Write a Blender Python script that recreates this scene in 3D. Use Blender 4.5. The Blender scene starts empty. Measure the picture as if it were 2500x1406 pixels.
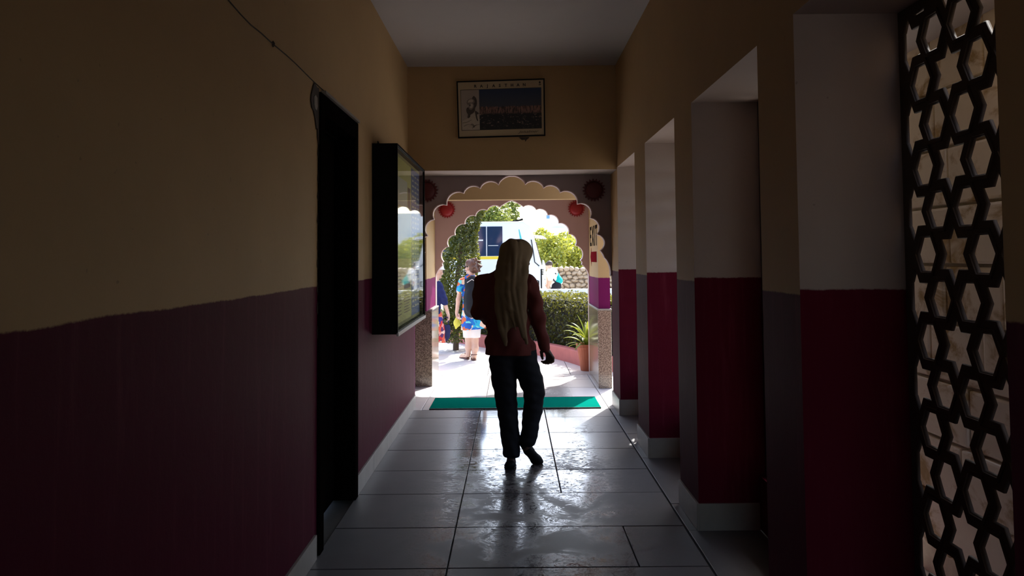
import bpy, bmesh, math, random
import numpy as np
from mathutils import Vector, Matrix
random.seed(7); np.random.seed(7)
SC = bpy.context.scene
COL = SC.collection

# ---------------------------------------------------------------- camera
F_PX, EYE, PITCH, ROLL, PCX, PCY = 1900.0, 1.55, 0.0455, 0.0085, 1251.73, 542.22
_c, _s = math.cos(ROLL), math.sin(ROLL)
_r0 = Vector((1, 0, 0)); _u0 = Vector((0, -math.sin(PITCH), math.cos(PITCH))); _f = Vector((0, math.cos(PITCH), math.sin(PITCH)))
_R = _c * _r0 - _s * _u0
_U = _s * _r0 + _c * _u0
cd = bpy.data.cameras.new('camera'); cam = bpy.data.objects.new('camera', cd); COL.objects.link(cam)
cd.sensor_width = 36.0; cd.sensor_fit = 'HORIZONTAL'; cd.lens = 36.0 * F_PX / 2500.0
cd.shift_x = -(PCX - 1250.0) / 2500.0
cd.shift_y = -(703.0 - PCY) / 2500.0
cd.clip_start = 0.05; cd.clip_end = 400
m = Matrix((( _R.x, _U.x, -_f.x, 0), (_R.y, _U.y, -_f.y, 0), (_R.z, _U.z, -_f.z, EYE), (0, 0, 0, 1)))
cam.matrix_world = m
SC.camera = cam

def at(px, py, Y):
    """point of the place seen at photograph pixel (px, py), Y metres down the corridor"""
    d = _f + _R * ((px - PCX) / F_PX) - _U * ((py - PCY) / F_PX)
    t = Y / d.y
    return Vector((d.x * t, Y, EYE + d.z * t))

# ---------------------------------------------------------------- light
SUN_AZ, SUN_EL = math.radians(24), math.radians(50)      # to the right of straight ahead, high
w = bpy.data.worlds.new('world'); SC.world = w; w.use_nodes = True
nt = w.node_tree; nt.nodes.clear()
sky = nt.nodes.new('ShaderNodeTexSky'); sky.sky_type = 'NISHITA'; sky.sun_disc = False
sky.sun_elevation = SUN_EL; sky.sun_rotation = SUN_AZ; sky.air_density = 1.0; sky.dust_density = 2.5
bg = nt.nodes.new('ShaderNodeBackground'); bg.inputs['Strength'].default_value = 0.85
wo = nt.nodes.new('ShaderNodeOutputWorld')
nt.links.new(sky.outputs[0], bg.inputs[0]); nt.links.new(bg.outputs[0], wo.inputs[0])
sd = bpy.data.lights.new('sun', 'SUN'); sd.energy = 14.0; sd.angle = math.radians(0.6); sd.color = (1.0, 0.97, 0.92)
sun = bpy.data.objects.new('sun', sd); COL.objects.link(sun)
sdir = Vector((math.sin(SUN_AZ) * math.cos(SUN_EL), math.cos(SUN_AZ) * math.cos(SUN_EL), math.sin(SUN_EL)))
sun.rotation_euler = sdir.to_track_quat('Z', 'Y').to_euler()
sun.location = (6, 14, 14)
SC.view_settings.view_transform = 'Standard'; SC.view_settings.look = 'None'
SC.view_settings.gamma = 1.0; SC.view_settings.use_curve_mapping = False
SC.view_settings.exposure = -0.3
SC.cycles.max_bounces = 10; SC.cycles.diffuse_bounces = 6; SC.cycles.glossy_bounces = 4
SC.cycles.sample_clamp_indirect = 12.0

# ---------------------------------------------------------------- helpers
def tag(o, label=None, cat=None, group=None, kind=None):
    if label: o['label'] = label
    if cat: o['category'] = cat
    if group: o['group'] = group
    if kind: o['kind'] = kind
    return o

class MB:
    """collects shapes into one mesh; faces carry a material slot"""
    def __init__(s): s.v = []; s.f = []; s.m = []
    def add(s, vs, fs, mi=0):
        b = len(s.v); s.v += [tuple(v) for v in vs]
        s.f += [tuple(i + b for i in f) for f in fs]; s.m += [mi] * len(fs); return s
    def box(s, lo, hi, mi=0, mx=None, my=None, mz=None):
        (x0, y0, z0), (x1, y1, z1) = lo, hi
        vs = [(x0,y0,z0),(x1,y0,z0),(x1,y1,z0),(x0,y1,z0),(x0,y0,z1),(x1,y0,z1),(x1,y1,z1),(x0,y1,z1)]
        fs = [(0,3,2,1),(4,5,6,7),(0,1,5,4),(2,3,7,6),(1,2,6,5),(3,0,4,7)]
        b = len(s.v); s.v += vs; s.f += [tuple(i + b for i in f) for f in fs]
        a = mi if mx is None else mx; c = mi if my is None else my; d = mi if mz is None else mz
        s.m += [d, d, c, c, a, a]; return s
    def obox(s, c, ax, ay, az, mi=0):
        c, ax, ay, az = Vector(c), Vector(ax), Vector(ay), Vector(az)
        vs = [c + i * ax + j * ay + k * az for k in (-1, 1) for (i, j) in ((-1,-1),(1,-1),(1,1),(-1,1))]
        fs = [(0,3,2,1),(4,5,6,7),(0,1,5,4),(2,3,7,6),(1,2,6,5),(3,0,4,7)]
        return s.add(vs, fs, mi)
    def prism(s, poly, d, mi=0, side=None):
        """poly: list of 3-D points in a plane, pushed along vector d"""
        n = len(poly); d = Vector(d); P = [Vector(p) for p in poly]
        vs = P + [p + d for p in P]
        s.add(vs, [tuple(range(n - 1, -1, -1)), tuple(range(n, 2 * n))], mi)
        b = len(s.v) - 2 * n
        for i in range(n):
            j = (i + 1) % n
            s.f.append((b + i, b + j, b + n + j, b + n + i)); s.m.append(mi if side is None else side)
        return s
    def tube(s, pts, r, n=8, mi=0):
        pts = [Vector(p) for p in pts]; rs = r if isinstance(r, (list, tuple)) else [r] * len(pts)
        rings = []
        for i, p in enumerate(pts):
            t = (pts[min(i + 1, len(pts) - 1)] - pts[max(i - 1, 0)]).normalized()
            a = t.cross(Vector((0, 0, 1)) if abs(t.z) < .9 else Vector((1, 0, 0))).normalized(); b = t.cross(a)
            rings.append([p + rs[i] * (math.cos(2*math.pi*k/n) * a + math.sin(2*math.pi*k/n) * b) for k in range(n)])
        vs = [v for R in rings for v in R]; fs = []
        for i in range(len(pts) - 1):
            for k in range(n):
                k2 = (k + 1) % n
                fs.append((i*n+k, i*n+k2, (i+1)*n+k2, (i+1)*n+k))
        fs.append(tuple(range(n - 1, -1, -1))); fs.append(tuple((len(pts)-1)*n + k for k in range(n)))
        return s.add(vs, fs, mi)
    def lathe(s, c, prof, n=20, mi=0, axis='Z', cap=True):
        c = Vector(c); vs = []; fs = []
        for (r, h) in prof:
            for k in range(n):
                a = 2 * math.pi * k / n; x, y = r * math.cos(a), r * math.sin(a)
                vs.append(c + (Vector((x, y, h)) if axis == 'Z' else Vector((x, h, y)) if axis == 'Y' else Vector((h, x, y))))
        for i in range(len(prof) - 1):
            for k in range(n):
                k2 = (k + 1) % n; fs.append((i*n+k, i*n+k2, (i+1)*n+k2, (i+1)*n+k))
        if cap:
            fs.append(tuple(range(n - 1, -1, -1))); fs.append(tuple((len(prof)-1)*n + k for k in range(n)))
        return s.add(vs, fs, mi)
    def build(s, name, mats, parent=None, smooth=False, bevel=0, loc=None):
        me = bpy.data.meshes.new(name); me.from_pydata(s.v, [], s.f)
        for mt in (mats if isinstance(mats, (list, tuple)) else [mats]): me.materials.append(mt)
        me.polygons.foreach_set('material_index', s.m)
        bm = bmesh.new(); bm.from_mesh(me); bmesh.ops.recalc_face_normals(bm, faces=bm.faces)
        if bevel:
            bmesh.ops.bevel(bm, geom=[e for e in bm.edges if e.is_manifold and e.calc_face_angle(0) > .5], offset=bevel, segments=2, affect='EDGES', profile=.6)
        if loc is not None: bmesh.ops.translate(bm, verts=bm.verts, vec=-Vector(loc))
        bm.to_mesh(me); bm.free()
        if smooth: me.polygons.foreach_set('use_smooth', [True] * len(me.polygons))
        me.update()
        o = bpy.data.objects.new(name, me); COL.objects.link(o)
        if loc is not None: o.location = loc
        if parent is not None:
            o.parent = parent
            if loc is None: o.location = -Vector(parent.location) if parent.parent is None else -Vector(parent.location) - Vector(parent.parent.location)
        return o

def place(o, parent):
    """parent an object whose mesh is in world coordinates (nothing here is rotated)"""
    o.parent = parent
    off = Vector((0, 0, 0)); q = parent
    while q is not None: off += Vector(q.location); q = q.parent
    o.location = Vector(o.location) - off
    return o

def empty(name, loc=(0, 0, 0)):
    o = bpy.data.objects.new(name, None); o.empty_display_size = .1; COL.objects.link(o); o.location = loc; return o

def part(mb, name, mats, parent, **k):
    o = mb.build(name, mats, None, **k); return place(o, parent)

# ---- materials
def _mat(name):
    mt = bpy.data.materials.new(name); mt.use_nodes = True
    n = mt.node_tree; return mt, n, n.nodes['Principled BSDF']
def N(n, typ, **kw):
    o = n.nodes.new(typ)
    for k, v in kw.items():
        if k in o.inputs: o.inputs[k].default_value = v
        else: setattr(o, k, v)
    return o
def c4(c): return (c[0], c[1], c[2], 1)
def mixc(n, fac, a, b):
    x = n.nodes.new('ShaderNodeMix'); x.data_type = 'RGBA'
    for sock, v in ((x.inputs[0], fac), (x.inputs[6], a), (x.inputs[7], b)):
        if hasattr(v, 'is_linked') or hasattr(v, 'links'): n.links.new(v, sock)
        elif isinstance(v, (tuple, list)): sock.default_value = c4(v)
        else: sock.default_value = v
    return x.outputs[2]
def math_(n, op, a, b=None, c=None, clamp=False):
    x = n.nodes.new('ShaderNodeMath'); x.operation = op; x.use_clamp = clamp
    for i, v in enumerate((a, b, c)):
        if v is None: continue
        if hasattr(v, 'links'): n.links.new(v, x.inputs[i])
        else: x.inputs[i].default_value = v
    return x.outputs[0]
def noise(n, scale, detail=4, rough=.55, vec=None, dist=0, out='Fac'):
    x = N(n, 'ShaderNodeTexNoise'); x.inputs['Scale'].default_value = scale; x.inputs['Detail'].default_value = detail
    x.inputs['Roughness'].default_value = rough; x.inputs['Distortion'].default_value = dist
    if vec is not None: n.links.new(vec, x.inputs['Vector'])
    return x.outputs[out]
def ramp(n, v, a, b):
    x = n.nodes.new('ShaderNodeMapRange'); x.inputs[1].default_value = a; x.inputs[2].default_value = b
    x.interpolation_type = 'SMOOTHSTEP'
    n.links.new(v, x.inputs[0]); return x.outputs[0]
def geo(n, out='Position'): return n.nodes.new('ShaderNodeNewGeometry').outputs[out]
def scaled(n, vec, sc):
    x = n.nodes.new('ShaderNodeVectorMath'); x.operation = 'MULTIPLY'; n.links.new(vec, x.inputs[0]); x.inputs[1].default_value = sc; return x.outputs[0]
def bump(n, b, h, strength, dist=.002):
    x = n.nodes.new('ShaderNodeBump'); x.inputs['Strength'].default_value = strength; x.inputs['Distance'].default_value = dist
    n.links.new(h, x.inputs['Height']); n.links.new(x.outputs[0], b.inputs['Normal'])

def plain(name, col, rough=.6, var=.15, scale=12, metal=0, bumpy=0, coat=0, spec=.5):
    mt, n, b = _mat(name)
    f = noise(n, scale, 4, .6, geo(n))
    dark = tuple(x * (1 - var) for x in col); lite = tuple(min(1, x * (1 + var)) for x in col)
    n.links.new(mixc(n, f, dark, lite), b.inputs['Base Color'])
    b.inputs['Roughness'].default_value = rough; b.inputs['Metallic'].default_value = metal
    b.inputs['Coat Weight'].default_value = coat; b.inputs['Specular IOR Level'].default_value = spec
    if bumpy: bump(n, b, noise(n, scale * 4, 5, .6, geo(n)), bumpy)
    return mt

def paint(name, up, low, h, rough_up=.7, rough_low=.6, wob=.02):
    """wall paint: colour up above a hand-painted dado of colour low that ends near height h"""
    mt, n, b = _mat(name); P = geo(n)
    z = n.nodes.new('ShaderNodeSeparateXYZ'); n.links.new(P, z.inputs[0])
    wobn = noise(n, 2.2, 3, .6, P); fine = noise(n, 60, 2, .6, P)
    zz = math_(n, 'ADD', z.outputs[2], math_(n, 'MULTIPLY', math_(n, 'SUBTRACT', wobn, .5), wob))
    zz = math_(n, 'ADD', zz, math_(n, 'MULTIPLY', math_(n, 'SUBTRACT', fine, .5), .008))
    fac = ramp(n, zz, h - .004, h + .004)
    blot = noise(n, 1.6, 5, .65, P); streak = noise(n, 3, 5, .7, scaled(n, P, (6, 6, .5)))
    upc = mixc(n, blot, tuple(x * .86 for x in up), tuple(min(1, x * 1.08) for x in up))
    lowc = mixc(n, ramp(n, streak, .5, .8), low, tuple(min(1, x * 1.3 + .008) for x in low))
    speck = ramp(n, noise(n, 35, 2, .5, P), .74, .78)
    upc = mixc(n, math_(n, 'MULTIPLY', speck, .35), upc, (.12, .09, .07))
    n.links.new(mixc(n, fac, lowc, upc), b.inputs['Base Color'])
    r = n.nodes.new('ShaderNodeMix'); n.links.new(fac, r.inputs[0]); r.inputs[2].default_value = rough_low; r.inputs[3].default_value = rough_up
    n.links.new(r.outputs[0], b.inputs['Roughness'])
    sp = n.nodes.new('ShaderNodeMix'); n.links.new(fac, sp.inputs[0]); sp.inputs[2].default_value = .03; sp.inputs[3].default_value = .22; n.links.new(sp.outputs[0], b.inputs['Specular IOR Level'])
    bump(n, b, noise(n, 9, 6, .65, P), .35, .006)
    return mt

BEIGE, GREIGE, MAROON, MAGENTA = (.45, .295, .145), (.46, .375, .335), (.085, .009, .026), (.155, .013, .082)
M = {}
M['corridor'] = paint('beige paint over maroon dado', BEIGE, MAROON, 1.405)
M['reveal'] = paint('greige paint over crimson dado', GREIGE, (.115, .008, .022), 1.425)
M['porch'] = paint('beige paint over magenta dado', (.48, .33, .16), MAGENTA, 1.30)
M['ceiling'] = plain('ceiling white', (.43, .385, .365), .8, .08, 1.5, bumpy=.2)
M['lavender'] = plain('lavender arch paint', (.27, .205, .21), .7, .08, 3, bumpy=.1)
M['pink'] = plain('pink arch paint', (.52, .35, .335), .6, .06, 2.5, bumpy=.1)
M['archedge'] = plain('pale pink arch edge', (.46, .32, .30), .55, .06, 4)
M['red'] = plain('red sunburst', (.33, .012, .018), .5, .1, 10)
M['shadedred'] = plain('shaded red sunburst', (.085, .006, .008), .6, .1, 10)  # same red as the other sunbursts, the arch's shade put into the colour
M['black'] = plain('black enamel', (.006, .006, .006), .6, .2, 10, spec=.1)
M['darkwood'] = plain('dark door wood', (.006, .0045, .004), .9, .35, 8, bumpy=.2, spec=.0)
M['bare'] = plain('broken plaster', (.06, .045, .035), .9, .5, 22, bumpy=.8)
M['skirting'] = plain('pale marble skirting', (.30, .275, .245), .35, .25, 6)
M['white'] = plain('white enamel', (.8, .8, .78), .3, .04, 4)

def floor_mat(nm, lo, hi):
    mt, n, b = _mat(nm); P = geo(n)
    rnd = n.nodes.new('ShaderNodeObjectInfo').outputs['Random']
    v = noise(n, 2.5, 6, .65, P, 1.2)
    base = mixc(n, v, lo, hi)
    base = mixc(n, math_(n, 'MULTIPLY', rnd, .35), base, lo)
    # mop streaks and shoe scuffs: curved strokes, worn along the middle of the walk
    sx = n.nodes.new('ShaderNodeSeparateXYZ'); n.links.new(P, sx.inputs[0])
    big = noise(n, 2.1, 4, .6, P, .8)
    st1 = noise(n, 4.6, 6, .68, scaled(n, P, (1.0, .8, 1)), 3.0)
    st2 = noise(n, 11, 5, .65, scaled(n, P, (.8, 1.3, 1)), 3.4)
    l1 = ramp(n, math_(n, 'ABSOLUTE', math_(n, 'SUBTRACT', st1, .5)), .035, .008)
    l2 = ramp(n, math_(n, 'ABSOLUTE', math_(n, 'SUBTRACT', st2, .5)), .04, .01)
    near = ramp(n, sx.outputs[1], 4.4, 7.2)                      # swept cleaner towards the threshold
    patch = ramp(n, math_(n, 'ADD', math_(n, 'ADD', st2, math_(n, 'MULTIPLY', big, .6)), math_(n, 'MULTIPLY', near, .28)), .86, 1.0)
    path = ramp(n, math_(n, 'ABSOLUTE', math_(n, 'SUBTRACT', sx.outputs[0], .08)), .80, .38)
    sc = math_(n, 'MAXIMUM', math_(n, 'MULTIPLY', math_(n, 'MAXIMUM', l1, math_(n, 'MULTIPLY', l2, .8)), ramp(n, big, .40, .56)), patch)
    sc = math_(n, 'MULTIPLY', sc, path, clamp=True)
    n.links.new(base, b.inputs['Base Color'])
    rr = math_(n, 'SUBTRACT', .52, math_(n, 'MULTIPLY', sc, .43))
    n.links.new(rr, b.inputs['Roughness'])
    b.inputs['Specular IOR Level'].default_value = 1.0
    h = math_(n, 'ADD', noise(n, 3, 3, .5, P), math_(n, 'MULTIPLY', sc, .05))
    bump(n, b, h, .15, .004)
    return mt
M['tile'] = floor_mat('grey marble tile, scuffed polish', (.075, .072, .081), (.135, .13, .142))  # same marble as the porch tiles, corridor dimness put into the colour
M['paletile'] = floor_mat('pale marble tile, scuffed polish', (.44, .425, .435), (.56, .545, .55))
M['grout'] = plain('dark grout', (.035, .03, .03), .9, .3, 40)
M['plaza'] = plain('pale plaza marble', (.60, .59, .575), .35, .06, 3, bumpy=.05)

def granite():
    mt, n, b = _mat('speckled brown granite'); P = geo(n)
    a = noise(n, 75, 3, .7, P); c = noise(n, 110, 2, .7, P)
    x = mixc(n, ramp(n, a, .42, .58), (.13, .10, .07), (.34, .27, .19))
    x = mixc(n, ramp(n, c, .6, .68), x, (.48, .42, .35))
    n.links.new(x, b.inputs['Base Color']); b.inputs['Roughness'].default_value = .12; b.inputs['Specular IOR Level'].default_value = .6
    return mt
M['granite'] = granite()

# ================================================================ THE SETTING
W, YB, YB2, HC, HB, HN, XJ = 1.041, 7.72, 8.20, 3.467, 2.42, 2.438, 1.42
def struct(mb, name, mats, **k): return tag(mb.build(name, mats, **k), kind='structure')
DY0, DY1, DH = 4.146, 5.157, 2.45
# left wall with the doorway
b = MB()
b.box((-W - .3, -2.5, 0), (-W, DY0, HC)); b.box((-W - .3, DY1, 0), (-W, YB2, HC)); b.box((-W - .3, DY0, DH), (-W, DY1, HC))
wall_left = struct(b, 'wall_left', M['corridor'])
# right wall: piers, niches and the band above them; reveals are greige
PIERS = [(7.70, YB2 + .05), (6.075, 6.595), (4.481, 4.96), (2.835, 3.261), (1.235, 1.653), (-.36, .06), (-2.5, -1.54)]
b = MB()
for (y0, y1) in PIERS: b.box((W, y0, 0), (XJ + .025, y1, HN), 0, my=1)
b.box((W, -2.5, HN), (XJ + .06, YB2 + .05, HC), 0, mz=1)
for (y0, y1) in ((6.595, 7.70), (4.96, 6.075), (3.261, 4.481), (1.653, 2.835), (.06, 1.235), (-1.54, -.36)):
    b.box((XJ - .03, y0, 0), (XJ + .05, y1, HN if y0 < 1 else .30), 1)
wall_right = struct(b, 'wall_right', [M['corridor'], M['reveal']])
# end beam over the way out, ceiling, rear wall
b = MB(); b.box((-W, YB, HB), (W, YB2, HC), 0, mz=1); struct(b, 'wall_end', [M['corridor'], M['reveal']])
b = MB(); b.box((-W - .3, -2.5, HC), (XJ + .06, YB2 + .05, HC + .15)); struct(b, 'ceiling', M['ceiling'])
b = MB(); b.box((-W - .3, -2.7, 0), (-.6, -2.5, HC + .15)); b.box((.6, -2.7, 0), (XJ + .06, -2.5, HC + .15)); b.box((-.6, -2.7, 2.3), (.6, -2.5, HC + .15)); struct(b, 'wall_rear', M['corridor'])  # unseen rear doorway, added to let daylight in from behind

# floor: dark bed, every tile a piece of its own
b = MB(); b.box((-1.5, -2.5, -.06), (1.48, 10.36, -.014)); floor = struct(b, 'floor', M['grout'])
tile_cache = {}
def tile(x0, x1, y0, y1, gap=.0035, mt='tile'):
    wx, wy = x1 - x0 - 2 * gap, y1 - y0 - 2 * gap
    key = (round(wx, 3), round(wy, 3), mt)
    if key not in tile_cache:
        tb = MB(); e = .0025
        vs = []
        for (z, i) in ((-.014, 0), (-.0025, 0), (0, e)):
            vs += [(-wx/2+i, -wy/2+i, z), (wx/2-i, -wy/2+i, z), (wx/2-i, wy/2-i, z), (-wx/2+i, wy/2-i, z)]
        fs = [(8, 9, 10, 11)] + [(k*4+i, k*4+(i+1)%4, k*4+4+(i+1)%4, k*4+4+i) for k in (0, 1) for i in range(4)]
        tb.add(vs, fs); o = tb.build('tile', M[mt]); tile_cache[key] = o.data
    else:
        o = bpy.data.objects.new('tile', tile_cache[key]); COL.objects.link(o)
    o.location = ((x0+x1)/2, (y0+y1)/2, random.uniform(-.0012, .0006)); o.parent = floor
    return o
YS = [-2.5, -1.75, -1.0, -.25, .5, 1.1, 1.65, 2.23, 2.81, 3.39, 3.97, 4.56, 5.20, 5.77, 6.38, 6.97, 7.64, 8.03]
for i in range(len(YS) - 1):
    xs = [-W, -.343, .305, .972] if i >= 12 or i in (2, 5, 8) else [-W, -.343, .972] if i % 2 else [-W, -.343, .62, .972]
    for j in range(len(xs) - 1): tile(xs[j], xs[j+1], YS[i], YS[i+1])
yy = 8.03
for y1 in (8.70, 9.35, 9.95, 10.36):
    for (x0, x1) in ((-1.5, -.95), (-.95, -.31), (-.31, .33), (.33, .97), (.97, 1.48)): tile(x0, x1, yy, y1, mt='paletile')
    yy = y1
for (y0, y1) in ((7.70, 8.03), (6.9, 7.70), (6.075, 6.9), (4.96, 6.075), (4.481, 4.96), (3.261, 4.481), (2.835, 3.261), (1.653, 2.835), (.4, 1.653)):
    tile(.978, XJ - .03, y0, y1) if (y0, y1) not in ((6.075, 6.9),) else tile(.978, XJ - .03, y0, y1)
# skirting tiles
def skirt(name, runs):
    root = None
    for k, (lo, hi) in enumerate(runs):
        bb = MB(); bb.box(lo, hi)
        if root is None: root = tag(bb.build(name, M['skirting'], bevel=.002), kind='structure')
        else: place(bb.build('skirting_tile', M['skirting'], bevel=.002), root)
ys = [5.162, 5.75, 6.35, 6.95, 7.55, 8.20]
skirt('baseboard_left', [((-W - .001, ys[i] + .001, 0), (-W + .014, ys[i+1] - .001, .128)) for i in range(5)] +
      [((-W - .001, y + .001, 0), (-W + .014, min(y + .6, DY0 - .02) - .001, .125)) for y in (-.1, .5, 1.1, 1.7, 2.3, 2.9, 3.5)])
runs = []
for (y0, y1) in PIERS[:-1]:
    runs.append(((W - .014, y0 - .012, 0), (W + .001, y1, .150)))
    runs.append(((W + .001, y0 - .012, 0), (XJ - .035, y0 + .001, .150)))
skirt('baseboard_right', runs)

# door on the left: frame, and an added dark leaf standing in for the unlit room
b = MB(); e = .085
b.box((-W - .17, DY0, 0), (-W + .018, DY0 + e, DH)); b.box((-W - .17, DY1 - e, 0), (-W + .018, DY1, DH)); b.box((-W - .17, DY0 + e, DH - .11), (-W + .018, DY1 - e, DH))
b.box((-W - .16, DY0 + e, DH - .125), (-W - .10, DY1 - e, DH - .11))
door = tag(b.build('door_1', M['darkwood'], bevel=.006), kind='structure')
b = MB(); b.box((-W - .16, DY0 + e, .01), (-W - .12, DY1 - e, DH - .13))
leaf = part(b, 'added_dark_leaf', M['darkwood'], door)
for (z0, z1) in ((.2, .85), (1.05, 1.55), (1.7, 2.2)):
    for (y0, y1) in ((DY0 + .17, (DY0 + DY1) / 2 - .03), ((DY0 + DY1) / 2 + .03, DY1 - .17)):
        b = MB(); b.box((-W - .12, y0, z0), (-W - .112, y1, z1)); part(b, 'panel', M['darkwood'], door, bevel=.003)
b = MB(); b.tube([(-W - .12, DY0 + .14, 1.02), (-W - .07, DY0 + .14, 1.02), (-W - .07, DY0 + .14, 1.12), (-W - .12, DY0 + .14, 1.12)], .009); part(b, 'handle', M['black'], door)
# lip board on top of the frame, the light it catches put into its pale colour
b = MB(); b.box((-W, DY0 + .06, DH + .002), (-W + .03, DY1 - .01, DH + .018)); part(b, 'lip_board', M['skirting'], door)
# broken plaster at the near upper corner of the frame
b = MB(); random.seed(3)
pts = [(4.146, 2.47), (4.11, 2.463), (4.06, 2.478), (4.035, 2.458), (3.99, 2.40), (3.985, 2.37), (4.005, 2.335), (4.04, 2.325), (4.065, 2.30), (4.085, 2.27), (4.10, 2.238), (4.118, 2.25), (4.125, 2.20), (4.146, 2.16)]
b.prism([(-W + .001, y, z) for (y, z) in pts], (.006, 0, 0))
tag(part(b, 'plaster_break', M['bare'], wall_left), 'dark jagged break in the plaster beside the door frame')
b = MB(); b.prism([(-W + .006, y, z) for (y, z) in ((4.034, 2.40), (4.06, 2.415), (4.095, 2.405), (4.10, 2.36), (4.085, 2.335), (4.05, 2.34), (4.035, 2.36))], (.005, 0, 0))
part(b, 'bare_patch', M['skirting'], wall_left)
for i in range(9):
    z = 2.1 - i * .12 - random.uniform(0, .04); b = MB()
    b.prism([(-W + .001, 4.146, z), (-W + .001, 4.146 - random.uniform(.006, .02), z + .02), (-W + .001, 4.146 - random.uniform(.004, .012), z + .05), (-W + .001, 4.146, z + .07)], (.003, 0, 0))
    part(b, 'plaster_chip', M['bare'], wall_left)

# ---- the porch: scalloped lavender arch, piers, inner beam, pink cusped arch
def lobe(p, q, bulge, n=9, up=0):
    """points from p to q (x,z) along an arc bulging to the left of p->q"""
    p, q = Vector(p), Vector(q); c = q - p; L = c.length; nrm = Vector((-c.y, c.x)) / L
    out = []
    for i in range(n):
        t = i / n; s_ = 4 * t * (1 - t)
        s_ = s_ ** .75
        out.append(p + c * t + nrm * L * bulge * s_)
    return out
def arch_wall(name, Y, thick, px_right, xc, x0, x1, ztop, bulges, mats, zend=None, legs=0):
    """px_right: cusp points of the right half, apex first, as pixels seen at depth Y"""
    A = [at(x, y, Y) for (x, y) in px_right]; ax = A[0].x
    right = []
    for i in range(len(A) - 1):
        right += [Vector((v.x, v.y)) for v in lobe((A[i].x, A[i].z), (A[i+1].x, A[i+1].z), bulges[i])]
    right.append(Vector((A[-1].x, A[-1].z)))
    if legs: right.append(Vector((A[-1].x, 0.0)))
    left = [Vector((2 * ax - v.x, v.y)) for v in right]
    path = list(reversed(left)) + right[1:]
    zb = path[0].y
    poly = [(x0, zb)] + [(v.x, v.y) for v in path] + [(x1, path[-1].y), (x1, ztop), (x0, ztop)]
    bb = MB(); bb.prism([(x, Y, z) for (x, z) in poly], (0, thick, 0), 0, 1)
    return bb.build(name, mats), path
def inflate(path, d):
    out = []
    for i, p in enumerate(path):
        a = path[max(i - 1, 0)]; c = path[min(i + 1, len(path) - 1)]
        t = (c - a); t = t / max(t.length, 1e-6); out.append(p + Vector((-t.y, t.x)) * d)
    return out
def edge_band(path, Y, d, parent, mats):
    bb = MB(); o = inflate(path, d); n = len(path)
    vs = []
    for k in range(n):
        vs += [(path[k].x, Y - .012, path[k].y), (o[k].x, Y - .012, o[k].y), (path[k].x, Y + .01, path[k].y), (o[k].x, Y + .01, o[k].y)]
    fs = []
    for k in range(n - 1):
        a, c = k * 4, k * 4 + 4
        fs += [(a, c, c + 1, a + 1), (a + 1, c + 1, c + 3, a + 3), (a, a + 2, c + 2, c)]
    bb.add(vs, fs); return part(bb, 'arch_moulding', mats, parent)
Y1 = YB2 + .02
pts1 = [(1249.6, 429.6), (1282.3, 450), (1327.5, 458.6), (1368, 469.5), (1410, 497.8), (1441.4, 532.4), (1457.6, 572.3), (1465.6, 612), (1475.5, 629), (1490, 672.6)]
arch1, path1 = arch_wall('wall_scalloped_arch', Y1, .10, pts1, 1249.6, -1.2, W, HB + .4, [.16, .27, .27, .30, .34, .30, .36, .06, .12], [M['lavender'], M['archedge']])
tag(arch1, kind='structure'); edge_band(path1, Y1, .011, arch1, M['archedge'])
Y2 = 10.36
pts2 = [(1249, 488.8), (1278, 504.5), (1309.4, 511.8), (1338, 525), (1364.5, 544.4), (1388.7, 571), (1405.6, 598.9), (1417.7, 636), (1420, 645), (1437.5, 672)]
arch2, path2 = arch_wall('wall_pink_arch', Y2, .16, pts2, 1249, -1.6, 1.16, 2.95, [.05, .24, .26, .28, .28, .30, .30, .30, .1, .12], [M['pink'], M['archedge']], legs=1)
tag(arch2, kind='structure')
# piers: beige over magenta, polished granite wainscot below
b = MB()
b.box((1.012, 9.28, .92), (1.15, Y2, 2.95)); b.box((-1.5, 9.30, .92), (-1.035, Y2, 2.95))
b.box((-1.035, 9.28, 2.245), (1.012, 9.44, 2.95))
porch = struct(b, 'wall_porch', M['porch'])
gr_y = (9.255, Y2 - .01)
b = MB(); b.box((.998, gr_y[0], 0), (1.158, gr_y[1], .915)); gr = tag(b.build('trim_1', M['granite'], bevel=.006), kind='structure')
b = MB(); b.box((.992, gr_y[0] - .006, .915), (1.164, gr_y[1], .935)); part(b, 'cap_strip', M['skirting'], gr, bevel=.005)
b = MB(); b.box((-1.45, 9.50, 0), (-.992, gr_y[1], .905)); gl = tag(b.build('trim_2', M['granite'], bevel=.006), kind='structure')
b = MB(); b.box((-1.45, 9.50, .905), (-.986, gr_y[1], .925)); part(b, 'cap_strip', M['skirting'], gl, bevel=.005)
b = MB(); b.box((-1.5, YB2, 2.95), (1.5, 10.9, 3.10)); b.box((-1.5, 10.9, 2.9), (1.5, 10.98, 3.3)); struct(b, 'ceiling_porch', M['ceiling'])
b = MB(); b.box((-1.6, YB2, 0), (-1.5, Y2, 2.95)); struct(b, 'wall_porch_left', M['porch'])
b = MB(); b.box((-1.5, YB2, 0), (-W - .001, YB2 + .06, 2.95)); struct(b, 'wall_porch_return', M['porch'])

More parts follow.
